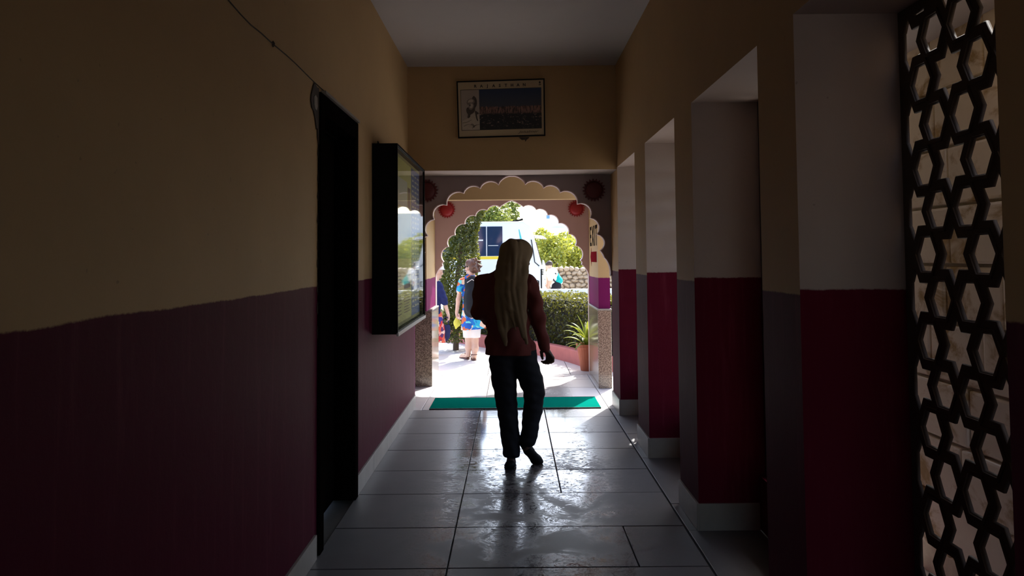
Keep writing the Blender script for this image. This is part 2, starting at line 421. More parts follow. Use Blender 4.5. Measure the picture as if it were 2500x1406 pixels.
# sunburst medallions
def sunburst(px, py, Y, r, label, mt='red', teeth=20):
    c = at(px, py, Y); bb = MB()
    ring = []
    for k in range(teeth * 2):
        a = math.pi * k / teeth + .08; q = r if k % 2 == 0 else r * .78
        ring.append((c.x + q * math.cos(a), Y - .004, c.z + q * math.sin(a)))
    bb.prism(ring, (0, -.012, 0))
    o = bb.build('sunburst_medallion', M[mt], loc=(c.x, Y, c.z))
    tag(o, label, 'medallion', 'sunburst medallions on the arches')
    bb = MB(); bb.lathe((c.x, Y - .016, c.z), [(r * .74, 0), (r * .66, -.012), (r * .4, -.024), (r * .12, -.03)], 24, axis='Y')
    part(bb, 'dome', M[mt], o, smooth=True)
sunburst(1450, 464, Y1, .125, 'shaded red sunburst disc at the upper right of the scalloped lavender arch', 'shadedred')
sunburst(1042, 466, Y1, .125, 'shaded red sunburst disc half hidden behind the glass notice case', 'shadedred')
sunburst(1407, 509, Y2, .117, 'bright red sunburst disc right of the pink arch')
sunburst(1091, 512, Y2, .117, 'bright red sunburst disc left of the pink arch')

# ---- light court behind the lattices: rough stone wall with courses
M['stonebed'] = plain('court mortar', (.60, .55, .46), .9, .3, 15, bumpy=.4)
M['courtstone'] = plain('stained court stone', (.80, .76, .66), .85, .1, 5, bumpy=.5)
_n = M['courtstone'].node_tree; _b = _n.nodes['Principled BSDF']; _old = _b.inputs['Base Color'].links[0].from_socket
_st = ramp(_n, noise(_n, 3.2, 5, .65, scaled(_n, geo(_n), (1, 1, 1.6)), .6), .50, .66)
_n.links.new(mixc(_n, _st, _old, (.42, .31, .15)), _b.inputs['Base Color'])
b = MB(); b.box((2.02, -2.5, 0), (2.3, 4.2, 3.9)); court = struct(b, 'wall_court', M['stonebed'])
random.seed(11); sc_cache = []
for r in range(9):
    z0 = .15 + r * .27; y = .4 + (r % 2) * .2
    while y < 3.75:
        L = random.choice((.42, .5, .6))
        key = L
        hit = [d for (k, d) in sc_cache if k == key]
        if hit: o = bpy.data.objects.new('stone', hit[0]); COL.objects.link(o)
        else:
            bb = MB(); bb.box((-.035, -L/2 + .006, -.128), (.02, L/2 - .006, .128)); o = bb.build('stone', M['courtstone'], bevel=.012); sc_cache.append((key, o.data))
        o.location = (2.02 + random.uniform(-.006, .012), y + L/2, z0 + .135); o.parent = court; y += L
b = MB(); b.box((XJ + .06, -2.6, 0), (2.3, -2.5, 3.9)); struct(b, 'wall_court_ends', M['stonebed'])
M['courtground'] = plain('court paving', (.55, .52, .46), .8, .2, 5)
b = MB(); b.box((1.482, -2.6, -.06), (2.3, 4.2, -.002)); struct(b, 'floor_court', M['courtground'])

# ---- pierced stone lattices (hexagons and six-pointed stars) at the back of the niches
M['lattice'] = plain('dark carved stone', (.075, .058, .046), .75, .35, 9, bumpy=.3)
BANDS = []
def lattice_mesh(y0, y1, z0, z1, yc, zc):
    r, kx = .173, .935
    cu = bpy.data.curves.new('lattice', 'CURVE'); cu.dimensions = '2D'; cu.fill_mode = 'BOTH'; cu.extrude = .004; cu.bevel_depth = .0025; cu.bevel_resolution = 0
    def spl(pts):
        s_ = cu.splines.new('POLY'); s_.points.add(len(pts) - 1)
        for p, q in zip(s_.points, pts): p.co = (q[0], q[1], 0, 1)
        s_.use_cyclic_u = True
    spl([(y0, z0), (y1, z0), (y1, z1), (y0, z1)])
    fr = .035
    def clip(poly):
        for (ax, lim, sg) in ((0, y0 + fr, 1), (0, y1 - fr, -1), (1, z0 + fr, 1), (1, z1 - fr, -1)):
            out = []
            for i in range(len(poly)):
                p, q = poly[i], poly[(i + 1) % len(poly)]
                dp, dq = sg * (p[ax] - lim), sg * (q[ax] - lim)
                if dp >= 0: out.append(p)
                if dp * dq < 0:
                    t = dp / (dp - dq); out.append((p[0] + t * (q[0] - p[0]), p[1] + t * (q[1] - p[1])))
            poly = out
            if len(poly) < 3: return None
        ar = abs(sum(poly[i][0] * poly[(i+1) % len(poly)][1] - poly[(i+1) % len(poly)][0] * poly[i][1] for i in range(len(poly)))) / 2
        return poly if ar > .0006 else None
    def star(cy, cz): return [(cy + kx * (.103 if k % 2 == 0 else .0595) * math.sin(k * math.pi / 6), cz + (.103 if k % 2 == 0 else .0595) * math.cos(k * math.pi / 6)) for k in range(12)]
    def hexa(cy, cz): return [(cy + kx * .069 * math.cos(k * math.pi / 3), cz + .069 * math.sin(k * math.pi / 3)) for k in range(6)]
    for i in range(-14, 15):
        for j in range(-16, 17):
            y = yc + kx * r * (i + .5 * j); z = zc + r * .8660254 * j
            if not (y0 - .1 < y < y1 + .1 and z0 - .1 < z < z1 + .1): continue
            if (i - j) % 3 and y0 + .10 < y < y1 - .10 and z0 + .10 < z < z1 - .10: BANDS.append((y, z))
            pl = clip(star(y, z) if (i - j) % 3 == 0 else hexa(y, z))
            if pl: spl(pl)
    o = bpy.data.objects.new('lattice', cu); COL.objects.link(o)
    dg = bpy.context.evaluated_depsgraph_get(); me = bpy.data.meshes.new_from_object(o.evaluated_get(dg))
    bpy.data.objects.remove(o); bpy.data.curves.remove(cu)
    # curve plane (x,y) -> wall plane (Y,Z)
    for v in me.vertices: v.co = Vector((v.co.z, v.co.x, v.co.y))
    me.flip_normals(); me.materials.clear(); me.materials.append(M['lattice']); return me
b = MB(); b.box((XJ + .06, 3.0, 2.56), (XJ + 1.35, YB2 + .25, 2.64)); struct(b, 'added_sun_eave', M['ceiling'])  # unseen eave, added to keep direct sun out of the niches
y0, y1 = 1.653, 2.835; yc = y0 + .871
o = bpy.data.objects.new('lattice_screen', lattice_mesh(y0 + .002 - yc, y1 - .002 - yc, .30 - 1.849, HN - .002 - 1.849, 0, 0)); COL.objects.link(o); o.location = (XJ + .012, yc, 1.849)
tag(o, 'dark pierced stone lattice of stars and hexagons in the nearest niche', 'lattice screen')
bb = MB(); n6 = [(.935 * math.cos(k * math.pi / 3), math.sin(k * math.pi / 3)) for k in range(6)]
vs = [(x, q * c, q * s_) for (x, q) in ((0, .0705), (-.005, .0725), (-.005, .0855), (0, .0875)) for (c, s_) in n6]
bb.add(vs, [(r * 6 + k, r * 6 + (k + 1) % 6, r * 6 + 6 + (k + 1) % 6, r * 6 + 6 + k) for r in range(3) for k in range(6)])
hb0 = bb.build('hexagon_band', M['lattice'])
for q, (y, z) in enumerate(BANDS):
    h_ = hb0 if q == 0 else hb0.copy()
    if q: COL.objects.link(h_)
    h_.location = (-.0062, y, z); h_.parent = o
for k, (y0, y1) in enumerate(((3.261, 4.481), (4.96, 6.075), (6.595, 7.70))):  # unseen lattice openings, added to let limited daylight into the corridor
    yc = y0 + .871
    o = bpy.data.objects.new('window_%d' % (k + 1), lattice_mesh(y0 + .002 - yc, y1 - .002 - yc, .30 - 1.849, HN - .002 - 1.849, 0, 0)); COL.objects.link(o); o.location = (XJ + .012, yc, 1.849); tag(o, kind='structure')

# ================================================================ THINGS IN THE CORRIDOR
def text_part(s, name, mat, parent, org, xd, yd, size, depth=.001, shear=0, space=1.0, squeeze=1.0, centre=False, bold=0):
    cu = bpy.data.curves.new('lettering', 'FONT'); cu.body = s; cu.size = size; cu.shear = shear; cu.space_character = space; cu.resolution_u = 3; cu.offset = bold
    if centre: cu.align_x = 'CENTER'
    o = bpy.data.objects.new('lettering', cu); COL.objects.link(o)
    dg = bpy.context.evaluated_depsgraph_get(); me = bpy.data.meshes.new_from_object(o.evaluated_get(dg))
    bpy.data.objects.remove(o); bpy.data.curves.remove(cu)
    xd, yd, org = Vector(xd), Vector(yd), Vector(org); nd = xd.cross(yd)
    bm = bmesh.new(); bm.from_mesh(me)
    g = bmesh.ops.extrude_face_region(bm, geom=bm.faces[:])
    bmesh.ops.translate(bm, verts=[v for v in g['geom'] if isinstance(v, bmesh.types.BMVert)], vec=(0, 0, depth))
    for v in bm.verts: v.co = org + xd * (v.co.x * squeeze) + yd * v.co.y + nd * v.co.z
    bmesh.ops.recalc_face_normals(bm, faces=bm.faces); bm.to_mesh(me); bm.free()
    me.materials.clear(); me.materials.append(mat)
    o = bpy.data.objects.new(name, me); COL.objects.link(o); return place(o, parent)

# ---- framed print over the way out
M['cream'] = plain('cream print paper', (.50, .39, .24), .45, .06, 6)
M['ink'] = plain('dark ink', (.035, .025, .02), .6, .1, 20)
M['sketch'] = plain('grey portrait paper', (.40, .33, .28), .5, .08, 14)
M['sketchlight'] = plain('pale portrait wash', (.50, .42, .34), .5, .2, 30)
def townscape():
    mt, n, b = _mat('night view of a fort town'); P = geo(n)
    s_ = n.nodes.new('ShaderNodeSeparateXYZ'); n.links.new(P, s_.inputs[0]); z = s_.outputs[2]
    z0, z1 = 2.80, 3.24
    v = math_(n, 'DIVIDE', math_(n, 'SUBTRACT', z, z0), z1 - z0)
    v = math_(n, 'SUBTRACT', v, math_(n, 'MULTIPLY', s_.outputs[0], .03))
    skyc = mixc(n, ramp(n, v, .55, 1.05), (.05, .055, .075), (.012, .03, .085))
    bl = noise(n, 1, 3, .7, scaled(n, P, (95, 1, 16)))
    fort = mixc(n, ramp(n, bl, .42, .56), (.03, .018, .015), (.27, .14, .11))
    dots = noise(n, 1, 3, .75, scaled(n, P, (34, 1, 60)))
    town = mixc(n, ramp(n, dots, .57, .68), (.012, .012, .013), (.36, .23, .19))
    town = mixc(n, ramp(n, v, .04, .22), (.015, .015, .014), town)
    top = math_(n, 'ADD', .585, math_(n, 'MULTIPLY', math_(n, 'SUBTRACT', noise(n, 1, 2, .6, scaled(n, P, (60, 1, 1))), .5), .09))
    c = mixc(n, ramp(n, v, .40, .46), town, fort)
    c = mixc(n, math_(n, 'GREATER_THAN', v, top), c, skyc)
    n.links.new(c, b.inputs['Base Color']); b.inputs['Roughness'].default_value = .4; return mt
M['town'] = townscape()
PC = [at(*q, YB - .02) for q in ((1117, 201), (1327, 194), (1329, 329), (1121, 335))]
def pp(u, v, y=0):
    p = PC[0].lerp(PC[1], u).lerp(PC[3].lerp(PC[2], u), v); return Vector((p.x, YB - .02 - y, p.z))
pic = empty('framed_print', pp(.5, 1)); pic.location.y = YB
tag(pic, 'black framed cream print of a town and turbaned man, hung crooked above the exit', 'framed print')
def pquad(u0, v0, u1, v1, y, t): 
    bb = MB(); bb.prism([pp(u0, v0, y), pp(u1, v0, y), pp(u1, v1, y), pp(u0, v1, y)], (0, t, 0)); return bb
for (a_, c_) in (((-.012, -.018), (1.012, .004)), ((-.012, .996), (1.012, 1.018)), ((-.012, .004), (.003, .996)), ((.997, .004), (1.012, .996))):
    part(pquad(*a_, *c_, .006, .025), 'frame_bar', M['black'], pic)
sheet = part(pquad(.003, .004, .997, .996, 0, .012), 'print_sheet', M['cream'], pic)
part(pquad(.03, .14, .972, .883, .0012, .001), 'picture_border', M['ink'], sheet)
part(pquad(.035, .15, .246, .876, .0024, .001), 'portrait_panel', M['sketch'], sheet)
part(pquad(.246, .147, .97, .876, .0024, .001), 'town_picture', M['town'], sheet)
def pblob(pts, y, mat, name, smooth=True):
    if smooth:
        o = []; n_ = len(pts)
        for k in range(n_):
            p0, p1, p2, p3 = [Vector(pts[(k + q) % n_]) for q in (-1, 0, 1, 2)]
            for j in range(4):
                t = j / 4; v = .5 * ((2*p1) + (p2-p0)*t + (2*p0-5*p1+4*p2-p3)*t*t + (3*p1-p0-3*p2+p3)*t**3); o.append((min(max(v.x, .037), .245), min(v.y, .873)) if v.x < .3 else (v.x, v.y))
        pts = o
    bb = MB(); bb.prism([pp(u, v, y) for (u, v) in pts], (0, .0008, 0)); return part(bb, name, mat, sheet)
def ell(cx, cy, rx, ry, n=14): return [(cx + rx * math.cos(a), cy + ry * math.sin(a)) for a in [2 * math.pi * k / n for k in range(n)]]
M['sketchmid'] = plain('grey portrait shading', (.22, .18, .15), .6, .25, 60); M['sketchdark'] = plain('dark portrait shading', (.075, .06, .05), .6, .3, 60)
pblob([(.04, .73), (.08, .68), (.125, .655), (.15, .60), (.185, .575), (.215, .58), (.235, .63), (.243, .72), (.243, .868), (.04, .868)], .0036, M['sketchlight'], 'robe')
pblob([(.195, .53), (.215, .545), (.24, .58), (.218, .60), (.222, .66), (.228, .72), (.212, .70), (.20, .63)], .0044, M['sketchdark'], 'robe_shadow')
pblob(ell(.186, .375, .034, .105), .0038, M['sketchdark'], 'turban_shadow'); pblob(ell(.185, .29, .014, .03), .0039, M['sketchdark'], 'turban_knot')
pblob([(.128, .40), (.122, .45), (.112, .475), (.12, .50), (.135, .53), (.165, .53), (.182, .47), (.18, .40), (.155, .385)], .0044, M['sketchmid'], 'face')
pblob([(.135, .405), (.13, .45), (.145, .48), (.165, .47), (.172, .42), (.155, .395)], .0046, M['sketchlight'], 'cheek')
pblob([(.102, .405), (.102, .355), (.125, .315), (.16, .305), (.187, .33), (.193, .375), (.17, .40), (.14, .395), (.118, .42)], .0048, M['sketchmid'], 'turban')
pblob([(.112, .375), (.125, .335), (.155, .32), (.178, .345), (.165, .375), (.135, .375)], .0050, M['sketchlight'], 'turban_highlight')
pblob([(.100, .475), (.118, .465), (.13, .50), (.152, .515), (.178, .47), (.19, .42), (.198, .45), (.192, .53), (.168, .575), (.14, .60), (.135, .64), (.115, .66), (.104, .645), (.11, .595), (.096, .55), (.093, .51)], .0052, M['sketchdark'], 'beard')
pblob(ell(.137, .435, .009, .010, 8), .0056, M['ink'], 'eye_mark'); pblob(ell(.138, .415, .014, .006, 8), .0056, M['sketchdark'], 'brow_mark')
for pts in ([(.045, .74), (.10, .725), (.15, .69), (.148, .70), (.10, .738), (.045, .75)], [(.14, .78), (.16, .76), (.185, .80), (.178, .84), (.162, .80)], [(.19, .79), (.24, .775), (.24, .782), (.20, .80), (.16, .85), (.158, .84)], [(.06, .80), (.11, .77), (.15, .79), (.11, .78), (.065, .808)]):
    pblob(pts, .0052, M['sketchmid'], 'fold_line')
ux = (PC[1] - PC[0]).normalized(); uz = (PC[0] - PC[3]).normalized()
rj = 'RAJASTHAN'
for k, ch in enumerate(rj):
    text_part(ch, 'letter', M['ink'], sheet, pp(.205 + k * .0712, .108, .002), ux, uz, .040, .0008, centre=True, bold=.0012)
text_part('Jaisalmer', 'caption', M['ink'], sheet, pp(.70, .955, .002), ux, uz, .034, .0008, shear=.5, squeeze=1.55)
pblob(ell(.955, .05, .010, .022, 10), .002, M['ink'], 'crest'); pblob([(.945, .088), (.968, .084), (.968, .096), (.945, .10)], .002, M['ink'], 'crest_bar')
bb = MB(); q = pp(.70, 1.02)
bb.prism([(q.x, YB - .001, q.z - .005), (q.x + .03, YB - .001, q.z - .032), (q.x + .06, YB - .001, q.z - .028), (q.x + .065, YB - .001, q.z - .05), (q.x + .078, YB - .001, q.z - .03), (q.x + .10, YB - .001, q.z - .012), (q.x + .105, YB - .001, q.z - .002)], (0, -.006, 0))
part(bb, 'torn_tape', M['bare'], pic)

# ---- glass fronted notice case on the left wall
CX, C0, C1, CZ0, CZ1 = -.857, 5.748, 7.535, .993, 2.406
case = empty('notice_case', (-W, (C0 + C1) / 2, CZ0)); tag(case, 'deep black notice case with a glass front on the left wall', 'notice case')
b = MB(); t = .022
b.box((-W, C0, CZ0), (CX, C0 + t, CZ1)); b.box((-W, C1 - t, CZ0), (CX, C1, CZ1)); b.box((-W, C0 + t, CZ0), (CX, C1 - t, CZ0 + t)); b.box((-W, C0 + t, CZ1 - t), (CX, C1 - t, CZ1)); b.box((-W + .001, C0 + t, CZ0 + t), (-W + .02, C1 - t, CZ1 - t))
part(b, 'box', M['black'], case)
M['board'] = plain('olive backing', (.30, .27, .10), .7, .1, 8)
b = MB(); b.box((CX - .06, C0 + t, CZ0 + t), (CX - .045, C1 - t, CZ1 - t)); bd = part(b, 'backing_board', M['board'], case)
M['alum'] = plain('pale metal edge', (.62, .60, .58), .35, .08, 20)
b = MB(); b.box((CX - .004, C0, CZ0 - .014), (CX + .012, C1, CZ0 + .012)); part(b, 'bottom_rail', M['alum'], case)
for (y0, y1, z0, z1, nm) in ((C0, C0 + .016, CZ0 + .012, CZ1, 'side_rail'), (C1 - .016, C1, CZ0 + .012, CZ1, 'side_rail'), (C0 + .016, C1 - .016, CZ1 - .016, CZ1, 'top_rail')):
    b = MB(); b.box((CX - .004, y0, z0), (CX + .006, y1, z1)); part(b, nm, M['black'], case)
def glass_mat(name, tint=(1, 1, 1), f0=.03, f1=.75, rough=0.0):
    mt = bpy.data.materials.new(name); mt.use_nodes = True; n = mt.node_tree; n.nodes.clear()
    o = n.nodes.new('ShaderNodeOutputMaterial'); mx = n.nodes.new('ShaderNodeMixShader'); lw = n.nodes.new('ShaderNodeLayerWeight'); lw.inputs[0].default_value = .5
    fr = math_(n, 'ADD', f0, math_(n, 'MULTIPLY', math_(n, 'POWER', lw.outputs['Facing'], 5), f1))
    fr = math_(n, 'MULTIPLY', fr, math_(n, 'SUBTRACT', 1.0, geo(n, 'Backfacing')))        # one reflection per pane
    tr = n.nodes.new('ShaderNodeBsdfTransparent'); tr.inputs[0].default_value = c4(tint); gl = n.nodes.new('ShaderNodeBsdfGlossy'); gl.inputs['Roughness'].default_value = rough
    n.links.new(fr, mx.inputs[0]); n.links.new(tr.outputs[0], mx.inputs[1]); n.links.new(gl.outputs[0], mx.inputs[2]); n.links.new(mx.outputs[0], o.inputs[0]); return mt
M['glass'] = glass_mat('case glass', (.96, .98, .96), .03, .75, .03)
b = MB(); b.box((CX - .008, C0 + .016, CZ0 + .012), (CX - .003, C1 - .016, CZ1 - .016)); part(b, 'glass_pane', M['glass'], case)
M['yellow'] = plain('yellow chart paper', (.58, .52, .16), .6, .08, 5)
M['blue'] = plain('blue list paper', (.05, .10, .30), .6, .15, 5)
M['paper'] = plain('grey white paper', (.55, .52, .42), .6, .08, 9)
M['greenprint'] = plain('green map print', (.16, .28, .06), .6, .4, 7)
M['brown'] = plain('brown print', (.14, .06, .03), .6, .3, 9)
BX = CX - .045
def sheet_(y0, y1, z0, z1, lvl, mat, nm, parent):
    bb = MB(); bb.box((BX + .001 * lvl, y0, z0), (BX + .001 * lvl + .001, y1, z1)); return part(bb, nm, M[mat], parent)
ys_ = sheet_(C0 + .04, 6.90, CZ0 + .05, CZ1 - .05, 0, 'yellow', 'yellow_sheet', case)
bs = sheet_(6.91, C1 - .04, CZ0 + .05, CZ1 - .05, 0, 'blue', 'blue_sheet', case)
sheet_(C0 + .1, 6.86, 1.55, 1.95, 1.2, 'greenprint', 'map_print', ys_)
sheet_(C0 + .08, C0 + .30, 2.0, 2.24, 1.2, 'brown', 'portrait_print', ys_); sheet_(6.68, 6.84, 1.98, 2.16, 1.2, 'brown', 'portrait_print', ys_)
sheet_(C0 + .32, 6.64, 1.98, 2.2, 1.2, 'paper', 'text_panel', ys_)
sheet_(6.45, 6.82, 1.30, 1.36, 1.2, 'brown', 'title_bar', ys_)
for k in range(12): sheet_(C0 + .08, 6.30 - .02 * (k % 3), 1.10 + k * .028, 1.107 + k * .028, 1.2, 'brown', 'text_line', ys_)
for k in range(8): sheet_(6.45, 6.82 - .05 * (k % 2), 1.10 + k * .023, 1.106 + k * .023, 1.2, 'brown', 'text_line', ys_)
for k in range(26):
    for j in range(3): sheet_(6.96 + j * .18, 6.96 + j * .18 + .10 + .03 * ((k * 7 + j) % 2), CZ0 + .12 + k * .047, CZ0 + .137 + k * .047, 1.2, 'paper', 'list_entry', bs)
b = MB(); b.tube([(-W + .02, C0 + .12, CZ1), (-W + .01, C0 + .2, CZ1 + .045), (-W + .02, C0 + .3, CZ1)], .004); part(b, 'hanging_wire', M['black'], case)

# ---- thin cable along the left wall
b = MB(); cpts = [(2.1, 2.56), (2.45, 2.535), (2.817, 2.504), (2.95, 2.492), (3.063, 2.486), (3.2, 2.49), (3.353, 2.488), (3.55, 2.492), (3.704, 2.491), (4.009, 2.482), (4.35, 2.478), (4.8, 2.468), (5.14, 2.463)]
b.tube([(-W + .003, y, z) for (y, z) in cpts], .0028, 6)
cab = tag(b.build('cable', M['bare']), 'thin dark cable running down the left wall to the door frame', 'cable')
b = MB(); b.lathe((-W + .003, 3.353, 2.488), [(.001, -.014), (.008, -.006), (.009, .004), (.002, .014)], 8); part(b, 'knot', M['bare'], cab)

# ---- green doormat at the threshold
def mat_green():
    mt, n, b = _mat('green pile mat'); P = geo(n); f = noise(n, 240, 3, .7, P)
    n.links.new(mixc(n, f, (.001, .13, .098), (.003, .22, .165)), b.inputs['Base Color']); b.inputs['Roughness'].default_value = .95; b.inputs['Specular IOR Level'].default_value = 0
    bump(n, b, f, .8, .004); return mt
M['green'] = mat_green(); M['mattrim'] = plain('dark mat edge', (.01, .03, .025), .7, .2, 20)
b = MB(); b.box((-.872, 8.06, .0015), (.89, 8.66, .011)); dm = tag(b.build('doormat', M['green'], bevel=.003), 'long green doormat across the marble threshold', 'doormat')
for (x0, x1, y0, y1) in ((-.872, .89, 8.048, 8.06), (-.872, .89, 8.66, 8.672)):
    b = MB(); b.box((x0, y0, .0015), (x1, y1, .012)); part(b, 'edge_binding', M['mattrim'], dm)

# ---- lettering and arrow painted on the right porch wall
M['letter'] = plain('black sign paint', (.02, .017, .016), .9, .2, 20, spec=0); M['arrowred'] = plain('red sign paint', (.17, .012, .018), .9, .1, 20, spec=0)
zt = at(1440, 600, 10.2).z
for k, ch in enumerate('EXIT'):
    text_part(ch, 'letter', M['letter'], porch, (1.011, 10.20 - (0, .25, .52, .66)[k], zt), (0, -1, 0), (0, 0, 1), .345, .002, bold=.007)
za = at(1450, 627, 9.8).z
b = MB(); b.prism([(1.0115, y, za + z) for (y, z) in ((10.16, .0), (10.04, .12), (10.04, .065), (9.42, .065), (9.42, -.065), (10.04, -.065), (10.04, -.12))], (-.002, 0, 0))
part(b, 'painted_arrow', M['arrowred'], porch)

# ================================================================ PEOPLE: smooth bodies grown from tapered limbs
def v3(p): return np.array([p[0], p[1], p[2]], dtype=np.float64)
class Field:
    """signed distance field of blended tapered capsules"""
    def __init__(s, k=.02): s.pr = []; s.k = k; s.cuts = []; s.disp = None
    def cap(s, a, b, ra, rb=None, flat=None, k=None):
        s.pr.append((v3(a), v3(b), ra, ra if rb is None else rb, flat, s.k if k is None else k)); return s
    def chain(s, pts, rs, flat=None, k=None):
        for i in range(len(pts) - 1): s.cap(pts[i], pts[i+1], rs[i], rs[i+1], flat, k)
        return s
    def cut(s, p, n): s.cuts.append((v3(p), v3(n))); return s
    def mesh(s, h):
        lo = np.min([np.minimum(a - ra, b - rb) for (a, b, ra, rb, f, k) in s.pr], axis=0) - .05
        hi = np.max([np.maximum(a + ra, b + rb) for (a, b, ra, rb, f, k) in s.pr], axis=0) + .05
        n = np.ceil((hi - lo) / h).astype(int) + 1
        D = np.full(n, .2, dtype=np.float32)
        ax = [lo[i] + h * np.arange(n[i]) for i in range(3)]
        for (a, b, ra, rb, fl, k) in s.pr:
            mg = k + 3 * h + .01
            l = np.minimum(a - ra, b - rb) - mg; u = np.maximum(a + ra, b + rb) + mg
            i0 = np.clip(np.floor((l - lo) / h).astype(int), 0, n - 1); i1 = np.clip(np.ceil((u - lo) / h).astype(int) + 1, 1, n)
            sl = tuple(slice(i0[i], i1[i]) for i in range(3))
            X, Y, Z = np.meshgrid(*[ax[i][sl[i]] for i in range(3)], indexing='ij')
            P = np.stack([X, Y, Z], -1).astype(np.float64)
            A, B = a.copy(), b.copy(); q = 1.0
            if fl is not None:
                nn, amt = v3(fl[0]), fl[1]; nn /= np.linalg.norm(nn); g = 1 / amt - 1
                P = P + ((P - A) @ nn)[..., None] * nn * g; B = B + ((B - A) @ nn) * nn * g; q = (amt + 1) / 2
            BA = B - A; L2 = BA @ BA + 1e-12
            t = np.clip(((P - A) @ BA) / L2, 0, 1)
            d = np.linalg.norm(P - A - t[..., None] * BA, axis=-1) - (ra + (rb - ra) * t)
            d *= q
            c = D[sl]; hh = np.maximum(k - np.abs(c - d), 0) / k
            D[sl] = np.minimum(c, d) - hh * hh * k * .25
        X, Y, Z = np.meshgrid(*ax, indexing='ij', sparse=True)
        if s.disp is not None: D = D + s.disp(X, Y, Z)
        for (p, nn) in s.cuts:
            D = np.maximum(D, (X - p[0]) * nn[0] + (Y - p[1]) * nn[1] + (Z - p[2]) * nn[2])
        return nets(D.astype(np.float64), lo, h)
def nets(D, lo, h):
    I = D < 0
    c = [I[x:I.shape[0]-1+x, y:I.shape[1]-1+y, z:I.shape[2]-1+z] for x in (0,1) for y in (0,1) for z in (0,1)]
    cnt = sum(q.astype(np.int8) for q in c); act = (cnt > 0) & (cnt < 8)
    idx = np.argwhere(act); ids = np.full(act.shape, -1, dtype=np.int64); ids[tuple(idx.T)] = np.arange(len(idx))
    acc = np.zeros((len(idx), 3)); num = np.zeros(len(idx))
    co = [(x, y, z) for x in (0,1) for y in (0,1) for z in (0,1)]
    for i in range(8):
        for j in range(i + 1, 8):
            if sum(abs(co[i][q] - co[j][q]) for q in range(3)) != 1: continue
            d0 = D[tuple((idx + co[i]).T)]; d1 = D[tuple((idx + co[j]).T)]
            mk = (d0 < 0) != (d1 < 0); t = np.where(mk, d0 / np.where(mk, d0 - d1, 1), 0)
            p = np.array(co[i]) + t[:, None] * (np.array(co[j]) - np.array(co[i]))
            acc += np.where(mk[:, None], p, 0); num += mk
    V = lo + h * (idx + acc / num[:, None])
    F = []
    for a in range(3):
        b1, b2 = (a + 1) % 3, (a + 2) % 3
        s0 = [slice(None)] * 3; s1 = [slice(None)] * 3; s0[a] = slice(0, -1); s1[a] = slice(1, None)
        E = np.argwhere(I[tuple(s0)] != I[tuple(s1)])
        E = E[(E[:, b1] > 0) & (E[:, b2] > 0) & (E[:, b1] < D.shape[b1] - 1) & (E[:, b2] < D.shape[b2] - 1)]
        def at_(o1, o2):
            q = E.copy(); q[:, b1] -= o1; q[:, b2] -= o2; return ids[tuple(q.T)]
        f = np.stack([at_(1, 1), at_(0, 1), at_(0, 0), at_(1, 0)], 1)
        inside = I[tuple(E.T)]
        f[~inside] = f[~inside][:, ::-1]; F.append(f)
    return V, np.concatenate(F)
def field_obj(fd, h, name, mat, parent):
    V, Fq = fd.mesh(h)
    me = bpy.data.meshes.new(name)
    me.vertices.add(len(V)); me.vertices.foreach_set('co', V.ravel())
    me.loops.add(len(Fq) * 4); me.loops.foreach_set('vertex_index', Fq.ravel().astype(np.int32))
    me.polygons.add(len(Fq)); me.polygons.foreach_set('loop_start', np.arange(0, len(Fq) * 4, 4, dtype=np.int32)); me.polygons.foreach_set('loop_total', np.full(len(Fq), 4, dtype=np.int32))
    me.polygons.foreach_set('use_smooth', np.ones(len(Fq), dtype=bool))
    me.materials.append(mat); me.update(calc_edges=True); me.validate()
    o = bpy.data.objects.new(name, me); COL.objects.link(o); return place(o, parent)

def head(fd, C, fwd, up, s=1.0):
    """skull, jaw, brow, nose, lips, chin, ears; returns eye centres"""
    f, u = Vector(fwd).normalized(), Vector(up).normalized(); r = f.cross(u).normalized(); u = r.cross(f).normalized(); C = Vector(C)
    p = lambda a, b, c: C + s * (a * f + b * u + c * r)
    fd.cap(p(-.035, .032, 0), p(.02, .035, 0), .078*s, .074*s, (r, .92)); fd.cap(p(.01, -.02, 0), p(.05, -.085, 0), .062*s, .03*s, (r, .85))
    fd.cap(p(.072, .018, -.03), p(.072, .018, .03), .018*s, k=.012*s)
    fd.cap(p(.085, .0, 0), p(.105, -.035, 0), .009*s, .014*s, k=.01*s)
    fd.cap(p(.082, -.038, -.014), p(.082, -.038, .014), .010*s, k=.008*s)
    fd.cap(p(.083, -.056, -.018), p(.083, -.056, .018), .008*s, k=.006*s); fd.cap(p(.080, -.068, -.014), p(.080, -.068, .014), .008*s, k=.006*s)
    fd.cap(p(.072, -.095, -.008), p(.072, -.095, .008), .018*s, k=.015*s)
    for q in (-1, 1):
        fd.cap(p(.055, -.025, q * .042), p(.03, -.03, q * .055), .02*s, k=.02*s)
        fd.cap(p(-.012, .012, q * .077), p(-.004, -.03, q * .073), .015*s, .010*s, (r, .5), k=.008*s)
    return [p(.072, .004, q * .031) for q in (-1, 1)]
